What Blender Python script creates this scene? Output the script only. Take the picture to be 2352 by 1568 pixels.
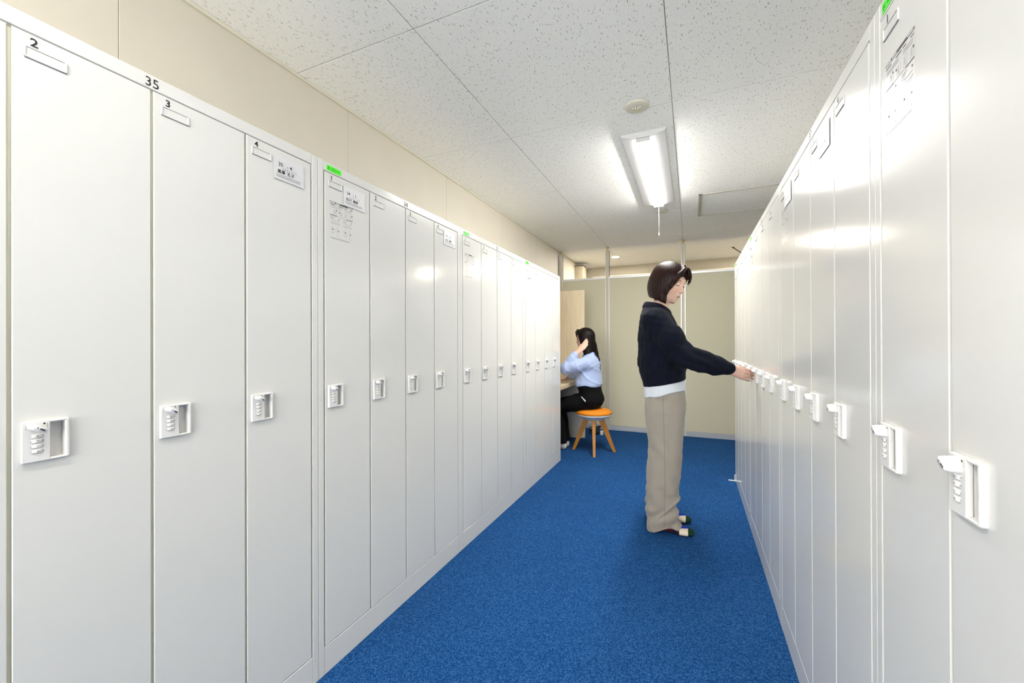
import bpy, bmesh, math, random
import numpy as np
from mathutils import Vector, Matrix
random.seed(7)
for _o in list(bpy.data.objects): bpy.data.objects.remove(_o)
SC = bpy.context.scene
COL = SC.collection
PI = math.pi

# ------------------------------------------------------------------ camera
CAMH = 1.1409
cam_d = bpy.data.cameras.new('camera'); cam = bpy.data.objects.new('camera', cam_d); COL.objects.link(cam)
cam_d.sensor_fit = 'HORIZONTAL'; cam_d.sensor_width = 36.0
cam_d.lens = 913.73 / 2352 * 36.0
cam_d.shift_x = -24.52 / 2352; cam_d.shift_y = -1.06 / 2352
cam_d.clip_start = 0.02
_yaw, _pitch, _roll = .4012, .0021, -.0033
cam.matrix_world = (Matrix.Translation((0, 0, CAMH)) @ Matrix.Rotation(_yaw, 4, 'Z')
                    @ Matrix.Rotation(PI / 2 + _pitch, 4, 'X') @ Matrix.Rotation(_roll, 4, 'Z'))
SC.camera = cam

# ------------------------------------------------------------------ world and exposure
W = bpy.data.worlds.new('world'); SC.world = W; W.use_nodes = True
W.node_tree.nodes['Background'].inputs[0].default_value = (1., .99, .96, 1)   # even daylight fill, let in by an unseen window added behind the camera
W.node_tree.nodes['Background'].inputs[1].default_value = 6.0
SC.view_settings.view_transform = 'Standard'; SC.view_settings.look = 'None'
SC.view_settings.gamma = 1.0; SC.view_settings.use_curve_mapping = False
SC.view_settings.exposure = 1.42
LED_STRENGTH = 60.0      # the luminaires' diffusers
WARM_STRENGTH = 540.0     # downlights beyond the partition

# ------------------------------------------------------------------ layout numbers (metres)
XL, XR = -1.1631, .3268           # front planes of the two locker rows
Y0, UW = .0695, .9                # first joint, unit width
LH, LD = 1.769, .48               # locker height, depth
ZC = 2.366                        # ceiling
XW = -1.655                       # left wall
XE, YB, YF = 2.60, -2.6, 6.55     # right wall, wall behind the camera, far wall
YP = 5.19                         # partition
TILE, TX, TY = .91, -.0869, 1.2661

# ------------------------------------------------------------------ materials
def srgb(r, g, b):
    f = lambda c: (c / 12.92 if c <= .04045 else ((c + .055) / 1.055) ** 2.4)
    return (f(r / 255), f(g / 255), f(b / 255), 1)
def mat(name, col, rough=.5, metal=0., spec=.5, coat=0., emis=None, es=0.):
    m = bpy.data.materials.new(name); m.use_nodes = True
    b = m.node_tree.nodes['Principled BSDF']
    b.inputs['Base Color'].default_value = col if len(col) == 4 else (*col, 1)
    b.inputs['Roughness'].default_value = rough; b.inputs['Metallic'].default_value = metal
    b.inputs['Specular IOR Level'].default_value = spec
    if coat: b.inputs['Coat Weight'].default_value = coat; b.inputs['Coat Roughness'].default_value = .08
    if emis: b.inputs['Emission Color'].default_value = emis; b.inputs['Emission Strength'].default_value = es
    return m
def nd(m, t, **k):
    n = m.node_tree.nodes.new(t)
    for a, v in k.items():
        if a in n.inputs: n.inputs[a].default_value = v
        else: setattr(n, a, v)
    return n
def lk(m, a, ao, b, bi): m.node_tree.links.new(a.outputs[ao], b.inputs[bi])
def bsdf(m): return m.node_tree.nodes['Principled BSDF']
def noisy(m, scale, c1, c2, bump=0., detail=3., dist=.01, stretch=None, lo=.35, hi=.65):
    tc = nd(m, 'ShaderNodeTexCoord'); mp = nd(m, 'ShaderNodeMapping'); lk(m, tc, 'Object', mp, 'Vector')
    if stretch: mp.inputs['Scale'].default_value = stretch
    n = nd(m, 'ShaderNodeTexNoise', Scale=scale, Detail=detail); lk(m, mp, 'Vector', n, 'Vector')
    r = nd(m, 'ShaderNodeValToRGB'); r.color_ramp.elements[0].position = lo; r.color_ramp.elements[1].position = hi
    r.color_ramp.elements[0].color = c1; r.color_ramp.elements[1].color = c2
    lk(m, n, 'Fac', r, 'Fac'); lk(m, r, 'Color', bsdf(m), 'Base Color')
    if bump:
        bp = nd(m, 'ShaderNodeBump', Strength=bump, Distance=dist); lk(m, n, 'Fac', bp, 'Height'); lk(m, bp, 'Normal', bsdf(m), 'Normal')
    return m

M = {}
M['locker'] = mat('locker_paint', (.675, .673, .647), .14, spec=.45)
_m = M['locker']; _n = nd(_m, 'ShaderNodeTexNoise', Scale=900., Detail=1.); _tc = nd(_m, 'ShaderNodeTexCoord'); lk(_m, _tc, 'Object', _n, 'Vector')
_b = nd(_m, 'ShaderNodeBump', Strength=.03, Distance=.0003); lk(_m, _n, 'Fac', _b, 'Height'); lk(_m, _b, 'Normal', bsdf(_m), 'Normal')
M['locker_in'] = mat('locker_jamb_bounce', (.74, .73, .56), .5)  # khaki stands in for yellowish light bounced inside the door gaps
M['plastic'] = mat('lock_plastic', (.735, .725, .705), .35)
M['black'] = mat('black_print', (.012, .012, .014), .6)
M['greyprint'] = mat('grey_print', (.30, .30, .31), .6)
M['ink'] = mat('dial_ink', (.07, .07, .075), .6)
M['greenlabel'] = mat('green_label', (.055, .85, .0), .45)
M['greenink'] = mat('dark_green_ink', (.012, .22, .01), .6)
M['paper'] = mat('card_paper', (.66, .66, .68), .35)
M['film'] = mat('clear_film_sheet', (.675, .672, .65), .2)
M['wall'] = noisy(mat('wall_panel_paint', (.6, .55, .45), .55), 3., (.60, .56, .475, 1), (.62, .58, .49, 1))
M['gap'] = mat('joint_filler', (.34, .31, .25), .9)
M['seam'] = mat('wall_seam', (.56, .50, .40), .9)
M['part'] = noisy(mat('partition_cloth', (.5, .47, .36), .8), 600., (.56, .53, .385, 1), (.62, .585, .435, 1), .1, 2., .001)
M['alu'] = mat('partition_aluminium', (.72, .72, .72), .35, metal=.35)
M['basegrey'] = mat('partition_kickboard', (.40, .42, .47), .5)
M['post'] = mat('post_paint', (.55, .51, .40), .5)
M['postcap'] = mat('post_cap_resin', (.50, .43, .20), .5)
M['darkline'] = mat('dark_gasket', (.05, .05, .06), .7)
M['fix'] = mat('luminaire_housing', (.62, .62, .62), .5)
M['led'] = mat('led_diffuser', (.9, .9, .9), .5, emis=(1, .978, .93, 1), es=LED_STRENGTH)
M['led_fill'] = mat('led_diffuser_fill', (.9, .9, .9), .5, emis=(1, .978, .93, 1), es=LED_STRENGTH * .44)  # weaker glow for the fill light added behind the camera
M['warm'] = mat('downlight_lens', (.9, .9, .9), .5, emis=(1, .90, .78, 1), es=WARM_STRENGTH)
M['cream'] = mat('cream_plastic', (.66, .63, .52), .45)
M['yellow'] = mat('yellow_led_chip', (.75, .68, .02), .3)
M['chrome'] = mat('chrome', (.8, .8, .8), .12, metal=1.)
M['hatch'] = mat('hatch_frame_metal', (.42, .40, .35), .4, metal=.3)
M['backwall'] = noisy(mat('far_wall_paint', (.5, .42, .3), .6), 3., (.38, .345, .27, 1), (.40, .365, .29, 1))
M['boxcream'] = mat('wall_box_cream', (.42, .375, .28), .5)
M['darkmetal'] = mat('dark_metal', (.05, .045, .04), .5)

# carpet: tufted loops, blue with lighter and darker yarns
def carpet():
    m = mat('blue_loop_carpet', (.02, .12, .36), .95, spec=.1)
    tc = nd(m, 'ShaderNodeTexCoord')
    n1 = nd(m, 'ShaderNodeTexNoise', Scale=240., Detail=3., Roughness=.8); lk(m, tc, 'Object', n1, 'Vector')
    n2 = nd(m, 'ShaderNodeTexNoise', Scale=1.6, Detail=2.); lk(m, tc, 'Object', n2, 'Vector')
    v = nd(m, 'ShaderNodeTexVoronoi', Scale=270.); lk(m, tc, 'Object', v, 'Vector')
    sp = nd(m, 'ShaderNodeSeparateColor'); lk(m, v, 'Color', sp, 'Color')
    av = nd(m, 'ShaderNodeMath', operation='MULTIPLY_ADD'); lk(m, sp, 'Red', av, 0); av.inputs[1].default_value = .42
    sc = nd(m, 'ShaderNodeMath', operation='MULTIPLY'); lk(m, n1, 'Fac', sc, 0); sc.inputs[1].default_value = .60; lk(m, sc, 'Value', av, 2)
    r = nd(m, 'ShaderNodeValToRGB'); e = r.color_ramp.elements
    e[0].position = .26; e[0].color = (.0026, .030, .122, 1); e[1].position = .80; e[1].color = (.044, .140, .335, 1)
    k = r.color_ramp.elements.new(.50); k.color = (.0068, .060, .195, 1)
    lk(m, av, 'Value', r, 'Fac')
    mx = nd(m, 'ShaderNodeMix', data_type='RGBA', blend_type='MULTIPLY'); mx.inputs[0].default_value = 1.
    r2 = nd(m, 'ShaderNodeValToRGB'); r2.color_ramp.elements[0].position = .3; r2.color_ramp.elements[1].position = .7
    r2.color_ramp.elements[0].color = (.88, .89, .90, 1); r2.color_ramp.elements[1].color = (1.05, 1.04, 1.03, 1)
    lk(m, n2, 'Fac', r2, 'Fac'); lk(m, r, 'Color', mx, 6); lk(m, r2, 'Color', mx, 7); lk(m, mx, 2, bsdf(m), 'Base Color')
    bp = nd(m, 'ShaderNodeBump', Strength=.35, Distance=.003); lk(m, v, 'Distance', bp, 'Height'); lk(m, bp, 'Normal', bsdf(m), 'Normal')
    return m
M['carpet'] = carpet()

# fissured mineral-fibre ceiling board: short wandering pits
def tilemat():
    m = mat('mineral_fibre_board', (.74, .74, .71), .9, spec=.2)
    tc = nd(m, 'ShaderNodeTexCoord')
    w = nd(m, 'ShaderNodeTexNoise', Scale=55., Detail=1.); lk(m, tc, 'Object', w, 'Vector')
    sub = nd(m, 'ShaderNodeVectorMath', operation='SUBTRACT'); sub.inputs[1].default_value = (.5, .5, .5); lk(m, w, 'Color', sub, 0)
    sc = nd(m, 'ShaderNodeVectorMath', operation='SCALE'); sc.inputs['Scale'].default_value = .014; lk(m, sub, 'Vector', sc, 0)
    ad = nd(m, 'ShaderNodeVectorMath', operation='ADD'); lk(m, tc, 'Object', ad, 0); lk(m, sc, 'Vector', ad, 1)
    outs = []
    for (sx, sy, th, seed) in ((105, 24, .125, 0.), (120, 85, .095, 3.7)):
        mp = nd(m, 'ShaderNodeMapping'); mp.inputs['Scale'].default_value = (sx, sy, 1); mp.inputs['Location'].default_value = (seed, seed, 0)
        lk(m, ad, 'Vector', mp, 'Vector')
        v = nd(m, 'ShaderNodeTexVoronoi', Scale=1.); v.voronoi_dimensions = '2D'; lk(m, mp, 'Vector', v, 'Vector')
        # only some of the cells carry a pit
        sp = nd(m, 'ShaderNodeSeparateColor'); lk(m, v, 'Color', sp, 'Color')
        g = nd(m, 'ShaderNodeMath', operation='MULTIPLY'); lk(m, sp, 'Red', g, 0); g.inputs[1].default_value = th * 1.5
        lt = nd(m, 'ShaderNodeMath', operation='SUBTRACT'); lk(m, g, 'Value', lt, 0); lk(m, v, 'Distance', lt, 1)
        mr = nd(m, 'ShaderNodeMapRange'); mr.inputs['From Min'].default_value = -.01; mr.inputs['From Max'].default_value = .05; lk(m, lt, 'Value', mr, 'Value')
        outs.append(mr)
    mxx = nd(m, 'ShaderNodeMath', operation='MAXIMUM'); lk(m, outs[0], 'Result', mxx, 0); lk(m, outs[1], 'Result', mxx, 1)
    mix = nd(m, 'ShaderNodeMix', data_type='RGBA'); lk(m, mxx, 'Value', mix, 0)
    mix.inputs[6].default_value = (.88, .875, .84, 1); mix.inputs[7].default_value = (.46, .445, .41, 1)
    lk(m, mix, 2, bsdf(m), 'Base Color')
    inv = nd(m, 'ShaderNodeMath', operation='SUBTRACT'); inv.inputs[0].default_value = 1.; lk(m, mxx, 'Value', inv, 1)
    bp = nd(m, 'ShaderNodeBump', Strength=.25, Distance=.001); lk(m, inv, 'Value', bp, 'Height'); lk(m, bp, 'Normal', bsdf(m), 'Normal')
    return m
M['tile'] = tilemat()

def woodmat(name, c1, c2, rough=.4, scale=(1, 1, 1), ns=3.5):
    m = mat(name, c1, rough)
    tc = nd(m, 'ShaderNodeTexCoord'); mp = nd(m, 'ShaderNodeMapping'); mp.inputs['Scale'].default_value = scale; lk(m, tc, 'Object', mp, 'Vector')
    n = nd(m, 'ShaderNodeTexNoise', Scale=ns, Detail=6., Roughness=.6); lk(m, mp, 'Vector', n, 'Vector')
    r = nd(m, 'ShaderNodeValToRGB'); r.color_ramp.elements[0].position = .3; r.color_ramp.elements[1].position = .7
    r.color_ramp.elements[0].color = c1; r.color_ramp.elements[1].color = c2
    lk(m, n, 'Fac', r, 'Fac'); lk(m, r, 'Color', bsdf(m), 'Base Color'); return m
M['wood'] = woodmat('pale_birch_laminate', (.62, .50, .33, 1), (.74, .62, .44, 1), .4, (14, 14, 1.2))
M['woodtop'] = woodmat('pale_birch_worktop', (.60, .48, .30, 1), (.70, .58, .40, 1), .35, (14, 1.2, 14))
M['white_lam'] = mat('off_white_laminate', (.50, .49, .46), .4)

# ------------------------------------------------------------------ mesh builder
class MB:
    def __init__(s): s.v = []; s.f = []; s.m = []; s.sm = []
    def add(s, vs, fs, mi=0, smooth=False, X=None):
        o = len(s.v)
        s.v += [tuple(X @ Vector(p)) for p in vs] if X is not None else [tuple(p) for p in vs]
        s.f += [tuple(i + o for i in f) for f in fs]; s.m += [mi] * len(fs); s.sm += [smooth] * len(fs)
        return s
    def box(s, x0, x1, y0, y1, z0, z1, mi=0, bev=0., X=None, seg=1):
        if bev:
            bm = bmesh.new(); bmesh.ops.create_cube(bm, size=1)
            for v in bm.verts: v.co = ((x0 + x1) / 2 + v.co.x * (x1 - x0), (y0 + y1) / 2 + v.co.y * (y1 - y0), (z0 + z1) / 2 + v.co.z * (z1 - z0))
            bmesh.ops.bevel(bm, geom=bm.edges[:], offset=bev, segments=seg, affect='EDGES', profile=.5)
            bm.verts.index_update(); s.add([v.co[:] for v in bm.verts], [[v.index for v in f.verts] for f in bm.faces], mi, seg > 1, X); bm.free()
            return s
        vs = [(x, y, z) for x in (x0, x1) for y in (y0, y1) for z in (z0, z1)]
        return s.add(vs, [(0, 1, 3, 2), (4, 6, 7, 5), (0, 4, 5, 1), (2, 3, 7, 6), (0, 2, 6, 4), (1, 5, 7, 3)], mi, False, X)
    def quad(s, x0, x1, z0, z1, y, mi=0, X=None):       # a print facing -y
        return s.add([(x0, y, z0), (x1, y, z0), (x1, y, z1), (x0, y, z1)], [(0, 1, 2, 3)], mi, False, X)
    def lathe(s, prof, n=32, mi=0, smooth=True, X=None, caps=True):     # prof: (r, z)
        vs = []; fs = []
        for r, z in prof:
            for i in range(n): a = 2 * PI * i / n; vs.append((r * math.cos(a), r * math.sin(a), z))
        for k in range(len(prof) - 1):
            for i in range(n): j = (i + 1) % n; fs.append((k * n + i, k * n + j, (k + 1) * n + j, (k + 1) * n + i))
        if caps:
            fs.append(tuple(range(n))[::-1]); fs.append(tuple((len(prof) - 1) * n + i for i in range(n)))
        return s.add(vs, fs, mi, smooth, X)
    def disc(s, x, z, r, y, mi=0, n=16, X=None):
        return s.add([(x + r * math.cos(-2 * PI * i / n), y, z - r * math.sin(-2 * PI * i / n)) for i in range(n)][::-1], [tuple(range(n))], mi, False, X)
    def ring(s, x, z, r, w, y, mi=0, n=20, X=None):
        vs = []; fs = []
        for i in range(n):
            a = 2 * PI * i / n; c, t = math.cos(a), math.sin(a); vs += [(x + r * c, y, z + r * t), (x + (r - w) * c, y, z + (r - w) * t)]
        for i in range(n):
            j = (i + 1) % n; fs.append((2 * i, 2 * i + 1, 2 * j + 1, 2 * j))
        return s.add(vs, fs, mi, False, X)
    def tube(s, pts, r, n=8, mi=0, X=None):
        P = [Vector(p) for p in pts]; rr = r if isinstance(r, (list, tuple)) else [r] * len(P); vs = []; fs = []
        up = Vector((0, 0, 1)); t0 = (P[1] - P[0]).normalized()
        if abs(t0.dot(up)) > .9: up = Vector((1, 0, 0))
        a = t0.cross(up).normalized()
        for k, p in enumerate(P):
            t = (P[min(k + 1, len(P) - 1)] - P[max(k - 1, 0)]).normalized()
            a = (a - t * a.dot(t)).normalized(); b = t.cross(a)
            for i in range(n): q = 2 * PI * i / n; vs.append(tuple(p + (a * math.cos(q) + b * math.sin(q)) * rr[k]))
        for k in range(len(P) - 1):
            for i in range(n): j = (i + 1) % n; fs.append((k * n + i, k * n + j, (k + 1) * n + j, (k + 1) * n + i))
        fs.append(tuple(range(n))[::-1]); fs.append(tuple((len(P) - 1) * n + i for i in range(n)))
        return s.add(vs, fs, mi, True, X)
    def text(s, body, size, x, z, y, mi=0, fat=0., align='LEFT', X=None, sx=1.):
        c = bpy.data.curves.new('tmp_text', 'FONT'); c.body = body; c.size = size; c.align_x = align; c.offset = fat
        c.resolution_u = 3; c.fill_mode = 'FRONT' if hasattr(c, 'fill_mode') else c.fill_mode
        o = bpy.data.objects.new('tmp_text', c); COL.objects.link(o)
        me = bpy.data.meshes.new_from_object(o.evaluated_get(bpy.context.evaluated_depsgraph_get()))
        s.add([(x + v.co.x * sx, y, z + v.co.y) for v in me.vertices], [tuple(p.vertices) for p in me.polygons], mi, False, X)
        bpy.data.objects.remove(o); bpy.data.curves.remove(c); bpy.data.meshes.remove(me)
        return s
    def mesh(s, name, mats):
        me = bpy.data.meshes.new(name); me.from_pydata(s.v, [], s.f)
        for m in (mats if isinstance(mats, (list, tuple)) else [mats]): me.materials.append(m)
        me.polygons.foreach_set('material_index', s.m); me.polygons.foreach_set('use_smooth', s.sm); me.update()
        return me
    def build(s, name, mats, parent=None, loc=None, rz=0.): return inst(s.mesh(name, mats), name, parent, loc, rz)
def inst(me, name, parent=None, loc=None, rz=0.):
    o = bpy.data.objects.new(name, me); COL.objects.link(o)
    if parent is not None: o.parent = parent
    if loc is not None: o.location = loc
    o.rotation_euler = (0, 0, rz)
    return o
def empty(name, loc=(0, 0, 0), rz=0.):
    o = bpy.data.objects.new(name, None); COL.objects.link(o); o.location = loc; o.rotation_euler = (0, 0, rz); o.empty_display_size = .1; return o
def tag(o, label, cat, group=None):
    o['label'] = label; o['category'] = cat
    if group: o['group'] = group
    return o
def structure(o, label=None, cat=None):
    o['kind'] = 'structure'
    if label: o['label'] = label
    if cat: o['category'] = cat
    return o

# ------------------------------------------------------------------ setting
structure(MB().box(XW - .1, XE + .1, YB - .1, YF + .1, -.08, 0.).build('floor', M['carpet']), 'blue loop-pile carpet floor of the locker room', 'floor')
ceil = structure(MB().box(XW - .1, XE + .1, YB - .1, YF + .1, ZC + .0036, ZC + .1).build('ceiling', M['gap']), 'white ceiling of square fissured mineral boards with dark joints', 'ceiling')
xs = sorted(set([XW] + [TX + TILE * i for i in range(-1, 3) if XW < TX + TILE * i < XE] + [XE]))
ys = sorted(set([YB] + [TY + TILE * i for i in range(-5, 6) if YB < TY + TILE * i < YF] + [YF]))
G = .0015
_shared = {}
for i in range(len(xs) - 1):
    for j in range(len(ys) - 1):
        w, d = xs[i + 1] - xs[i], ys[j + 1] - ys[j]; key = (round(w, 3), round(d, 3))
        if key not in _shared: _shared[key] = MB().box(-w / 2 + G, w / 2 - G, -d / 2 + G, d / 2 - G, 0, .0034, bev=.0007).mesh('ceiling_tile', M['tile'])
        inst(_shared[key], 'ceiling_tile', ceil, ((xs[i] + xs[i + 1]) / 2, (ys[j] + ys[j + 1]) / 2, ZC))
wl = structure(MB().box(XW - .12, XW - .003, YB, YF, 0, ZC + .01).build('wall_left', M['seam']), 'cream panelled wall above the left row of lockers', 'wall')
_sh = {}
yy = .655 - .91 * 4; Ls = [YB] + [.655 + .91 * k for k in range(-3, 7) if YB < .655 + .91 * k < YF] + [YF]
for a, b in zip(Ls[:-1], Ls[1:]):
    key = round(b - a, 3)
    if key not in _sh: _sh[key] = MB().box(-.0029, 0, -(b - a) / 2 + .0007, (b - a) / 2 - .0007, 0, ZC, bev=.0006).mesh('wall_panel', M['wall'])
    inst(_sh[key], 'wall_panel', wl, (XW, (a + b) / 2, 0))
structure(MB().box(XW, XW + .011, YB, YF, ZC - .012, ZC, bev=.003, seg=2).build('trim_1', M['cream']), 'thin cream cornice strip along the left wall', 'trim')
structure(MB().box(XE, XE + .1, YB, YF, 0, ZC + .01).build('wall_right', M['wall']))
wb = MB(); WX0, WX1, WZ0, WZ1 = -1.55, .75, .75, 2.25
wb.box(XW, XE, YB - .1, YB, 0, WZ0); wb.box(XW, XE, YB - .1, YB, WZ1, ZC + .01); wb.box(XW, WX0, YB - .1, YB, WZ0, WZ1); wb.box(WX1, XE, YB - .1, YB, WZ0, WZ1)
structure(wb.build('wall_back', M['wall']))
wn = structure(empty('added_fill_window', (0, YB - .05, 0)))  # unseen window, added to bring daylight in as fill
for a, b, c, d in ((WX0, WX0 + .04, WZ0, WZ1), (WX1 - .04, WX1, WZ0, WZ1), (-.42, -.38, WZ0, WZ1), (WX0, WX1, WZ0, WZ0 + .04), (WX0, WX1, WZ1 - .04, WZ1)):
    MB().box(a, b, -.03, .03, c, d, bev=.003).build('frame_bar', M['alu'], wn)
wf = structure(MB().box(XW, XE, YF + .01, YF + .1, 0, ZC + .01).build('wall_front', M['gap']), 'tan far wall seen above the partition', 'wall')
for a, b in ((XW, -.62), (-.62, .5), (.5, 1.62), (1.62, XE)):
    MB().box(a + .001, b - .001, YF, YF + .01, 0, ZC).build('wall_panel', M['backwall'], wf)

# ------------------------------------------------------------------ partition screens between tension posts
def partition(x0, x1, label):
    t = empty('partition_screen', ((x0 + x1) / 2, YP, 0)); w = (x1 - x0) / 2 - .022
    tag(t, label, 'partition', 'office partition screens across the back')
    MB().box(-w, w, -.018, .018, .062, 1.95).build('panel', M['part'], t)
    MB().box(-w, w, -.021, .021, 1.95, 1.98, bev=.004).build('top_rail', M['alu'], t)
    MB().box(-w, w, -.021, .021, 0.0, .060, bev=.002).build('kickboard', M['basegrey'], t)
    for s in (-1, 1): MB().box(s * w - .004, s * w + .004, -.022, .022, .0, 1.98).build('edge_strip', M['alu'], t)
    return t
PX = [XW + .028, -1.000, -.090, .820, 1.730, XE - .03]
labs = ['beige partition screen behind the seated woman, beside the left wall', 'beige partition screen between the two full-height posts',
        'beige partition screen right of the standing woman, reaching behind the right lockers', 'beige partition screen hidden behind the right lockers', 'beige partition screen by the right wall']
for a, b, l in zip(PX[:-1], PX[1:], labs): partition(a, b, l)
def post(x, label):
    t = empty('tension_post', (x, YP, 0)); tag(t, label, 'post', 'floor-to-ceiling partition posts')
    MB().box(-.016, .016, -.024, .024, 0, ZC - .045, bev=.003).build('pole', M['post'], t)
    for s in (-1, 1):
        MB().box(s * .019 - .003, s * .019 + .003, -.026, .026, 0, ZC - .05, bev=.001).build('side_rail', M['alu'], t)
        MB().box(s * .0235 - .0015, s * .0235 + .0015, -.012, .012, 0, ZC - .05).build('gasket', M['darkline'], t)
    MB().lathe([(.010, ZC - .045), (.010, ZC - .022), (.021, ZC - .018), (.021, ZC - .001)], 16).build('ceiling_foot', M['postcap'], t)
for x, l in zip(PX, ['beige tension post against the left wall behind the lockers', 'beige tension post right of the seated woman', 'beige tension post behind the standing woman',
                     'beige tension post hidden behind the right lockers', 'beige tension post further right behind the lockers', 'beige tension post at the right wall']): post(x, l)

# things seen beyond the partition
t = empty('junction_box', (XW + .070, 6.05, 2.185)); tag(t, 'cream screwed box high on the left wall beyond the partition', 'box')
MB().box(-.068, .068, -.10, .10, -.12, .115, bev=.006, seg=2).build('cover', M['boxcream'], t)
MB().box(-.071, .071, -.103, .103, .115, .125).build('top_gasket', M['darkmetal'], t)
for x, z in ((-.02, .04), (-.02, .0), (-.02, -.04), (.03, .06), (.03, -.03)):
    MB().lathe([(.004, 0), (.003, .003)], 8, X=Matrix.Translation((x, -.10, z)) @ Matrix.Rotation(PI / 2, 4, 'X')).build('screw', M['darkmetal'], t)
t = empty('wall_rail', (0, YF - .04, 2.185)); tag(t, 'cream horizontal rail along the far wall above the partition', 'rail')
MB().box(-1.50, 1.9, -.02, .02, -.025, .025, bev=.006, seg=2).build('rail', M['cream'], t)
for x in (-1.2, -.2, .8, 1.8): MB().box(x - .02, x + .02, .02, .04, -.02, .02).build('bracket', M['alu'], t)
t = empty('hanging_bracket', (.505, 5.85, ZC)); tag(t, 'dark metal bracket arm hanging from the ceiling beyond the partition', 'bracket')
MB().lathe([(.020, -.004), (.020, 0)], 14).build('ceiling_plate', M['darkmetal'], t)
MB().tube([(0, 0, -.005), (.26, .05, -.20)], .006, 8).build('arm', M['darkmetal'], t)

def downlight(x, y, r, label):
    t = empty('downlight', (x, y, ZC)); tag(t, label, 'ceiling lamp', 'round warm downlights beyond the partition')
    MB().lathe([(r + .012, -.004), (r + .012, 0), (r, 0), (r, -.004)], 24, caps=False).build('bezel', M['fix'], t)
    MB().lathe([(r, -.0035), (r, -.001)], 24).build('lens', M['warm'], t)
downlight(-1.0063, 5.82, .045, 'small round bright downlight beyond the partition, left of the middle post')
downlight(.9, 5.85, .045, 'extra unseen downlight added beyond the partition, behind the right lockers')  # lamp added to brighten the dark area beyond the partition
downlight(2.0, 5.85, .045, 'extra unseen downlight added beyond the partition, by the right wall')  # another added lamp, lifting the ceiling and wall back there

# ------------------------------------------------------------------ luminaires
def luminaire(x, y0, y1, label, cord=True, led='led'):
    t = empty('ceiling_light', (x, (y0 + y1) / 2, ZC)); L = (y1 - y0) / 2
    tag(t, label, 'ceiling lamp', 'long led ceiling lights with a glowing bar')
    prof = [(-.129, 0), (-.129, -.004), (-.122, -.016), (-.050, -.032), (.050, -.032), (.122, -.016), (.129, -.004), (.129, 0)]
    n = len(prof); vs = [(a, -L, b) for a, b in prof] + [(a, L, b) for a, b in prof]
    MB().add(vs, [(i, i + 1, n + i + 1, n + i) for i in range(n - 1)] + [tuple(range(n))[::-1], tuple(range(n, 2 * n))]).build('housing', M['fix'], t)
    dp = [(.040 * math.cos(a), -.0325 - .017 * math.sin(a)) for a in [PI * k / 8 for k in range(9)]]; n = 9; l = L - .02
    vs = [(a, -l, b) for a, b in dp] + [(a, l, b) for a, b in dp]
    MB().add(vs, [(i, n + i, n + i + 1, i + 1) for i in range(n - 1)] + [tuple(range(n)), tuple(range(n, 2 * n))[::-1]], smooth=False).build('diffuser', M[led], t)
    for s in (-1, 1): MB().box(-.040, .040, s * (l + .003) - .003, s * (l + .003) + .003, -.0515, -.028, bev=.002).build('end_cap', M['fix'], t)
    MB().box(-.105, -.080, -L + .02, -L + .05, -.0195, -.012).build('rating_plate', M['greyprint'], t)
    if cord:
        c = MB().tube([(0, l + .015, -.045), (0, l + .02, -.15), (0, l + .02, -.275)], .0013, 6).build('pull_cord', M['plastic'], t)
        MB().lathe([(.002, .0), (.004, -.008), (.0045, -.020), (.003, -.026)], 10, X=Matrix.Translation((0, l + .02, -.272))).build('cord_bell', M['plastic'], c)
luminaire(-.258, 2.41, 3.675, 'long ceiling light with a glowing bar and a hanging pull cord')
luminaire(-.62, -.95, .315, 'unseen long ceiling light added above and behind the camera as fill', False, 'led_fill')  # added out of view to raise the light on the near lockers

t = empty('emergency_light', (-.257, 2.137, ZC)); tag(t, 'round cream emergency light with a yellow led chip in its middle', 'emergency light')
MB().lathe([(.030, -.010), (.056, -.009), (.0605, -.005), (.0605, 0)], 40).build('cover', M['cream'], t)
MB().lathe([(.0, -.0155), (.009, -.014), (.012, -.009)], 16, caps=False).build('lens', M['chrome'], t)
MB().lathe([(.005, -.0175), (.0055, -.014)], 12).build('led_chip', M['yellow'], t)
for s in (-1, 1): MB().lathe([(.003, -.0145), (.007, -.012), (.008, -.009)], 14, X=Matrix.Translation((s * .016, 0, 0))).build('sensor_lens', M['chrome'], t)
MB().text('52', .012, 0, 0, 0, X=Matrix.Translation((-.002, .016, -.0103)) @ Matrix.Rotation(PI / 2, 4, 'X')).build('marking', M['black'], t)
MB().text('LED', .007, 0, 0, 0, X=Matrix.Translation((-.045, -.004, -.0103)) @ Matrix.Rotation(PI / 2, 4, 'X')).build('marking', M['greyprint'], t)
t = empty('smoke_detector', (-.248, 3.955, ZC)); tag(t, 'flat round ceiling detector just beyond the long light', 'detector')
MB().lathe([(.020, -.014), (.046, -.012), (.052, -.006), (.052, 0)], 32).build('cover', M['cream'], t)
MB().lathe([(.010, -.020), (.016, -.014)], 20).build('sensor_cap', M['fix'], t)

t = empty('ceiling_hatch', (.665, 3.935, ZC)); tag(t, 'rectangular ceiling access hatch with a dark metal frame', 'hatch')
MB().box(-.60, .60, -.305, .305, -.003, .0).build('hatch_panel', M['tile'], t)
for a, b, c, d in ((-.605, -.591, -.31, .31), (-.588, -.576, -.31, .31), (.591, .605, -.31, .31), (-.605, .605, -.31, -.298), (-.605, .605, .298, .31)):
    MB().box(a, b, c, d, -.008, 0, bev=.001).build('frame_bar', M['hatch'], t)

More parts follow.
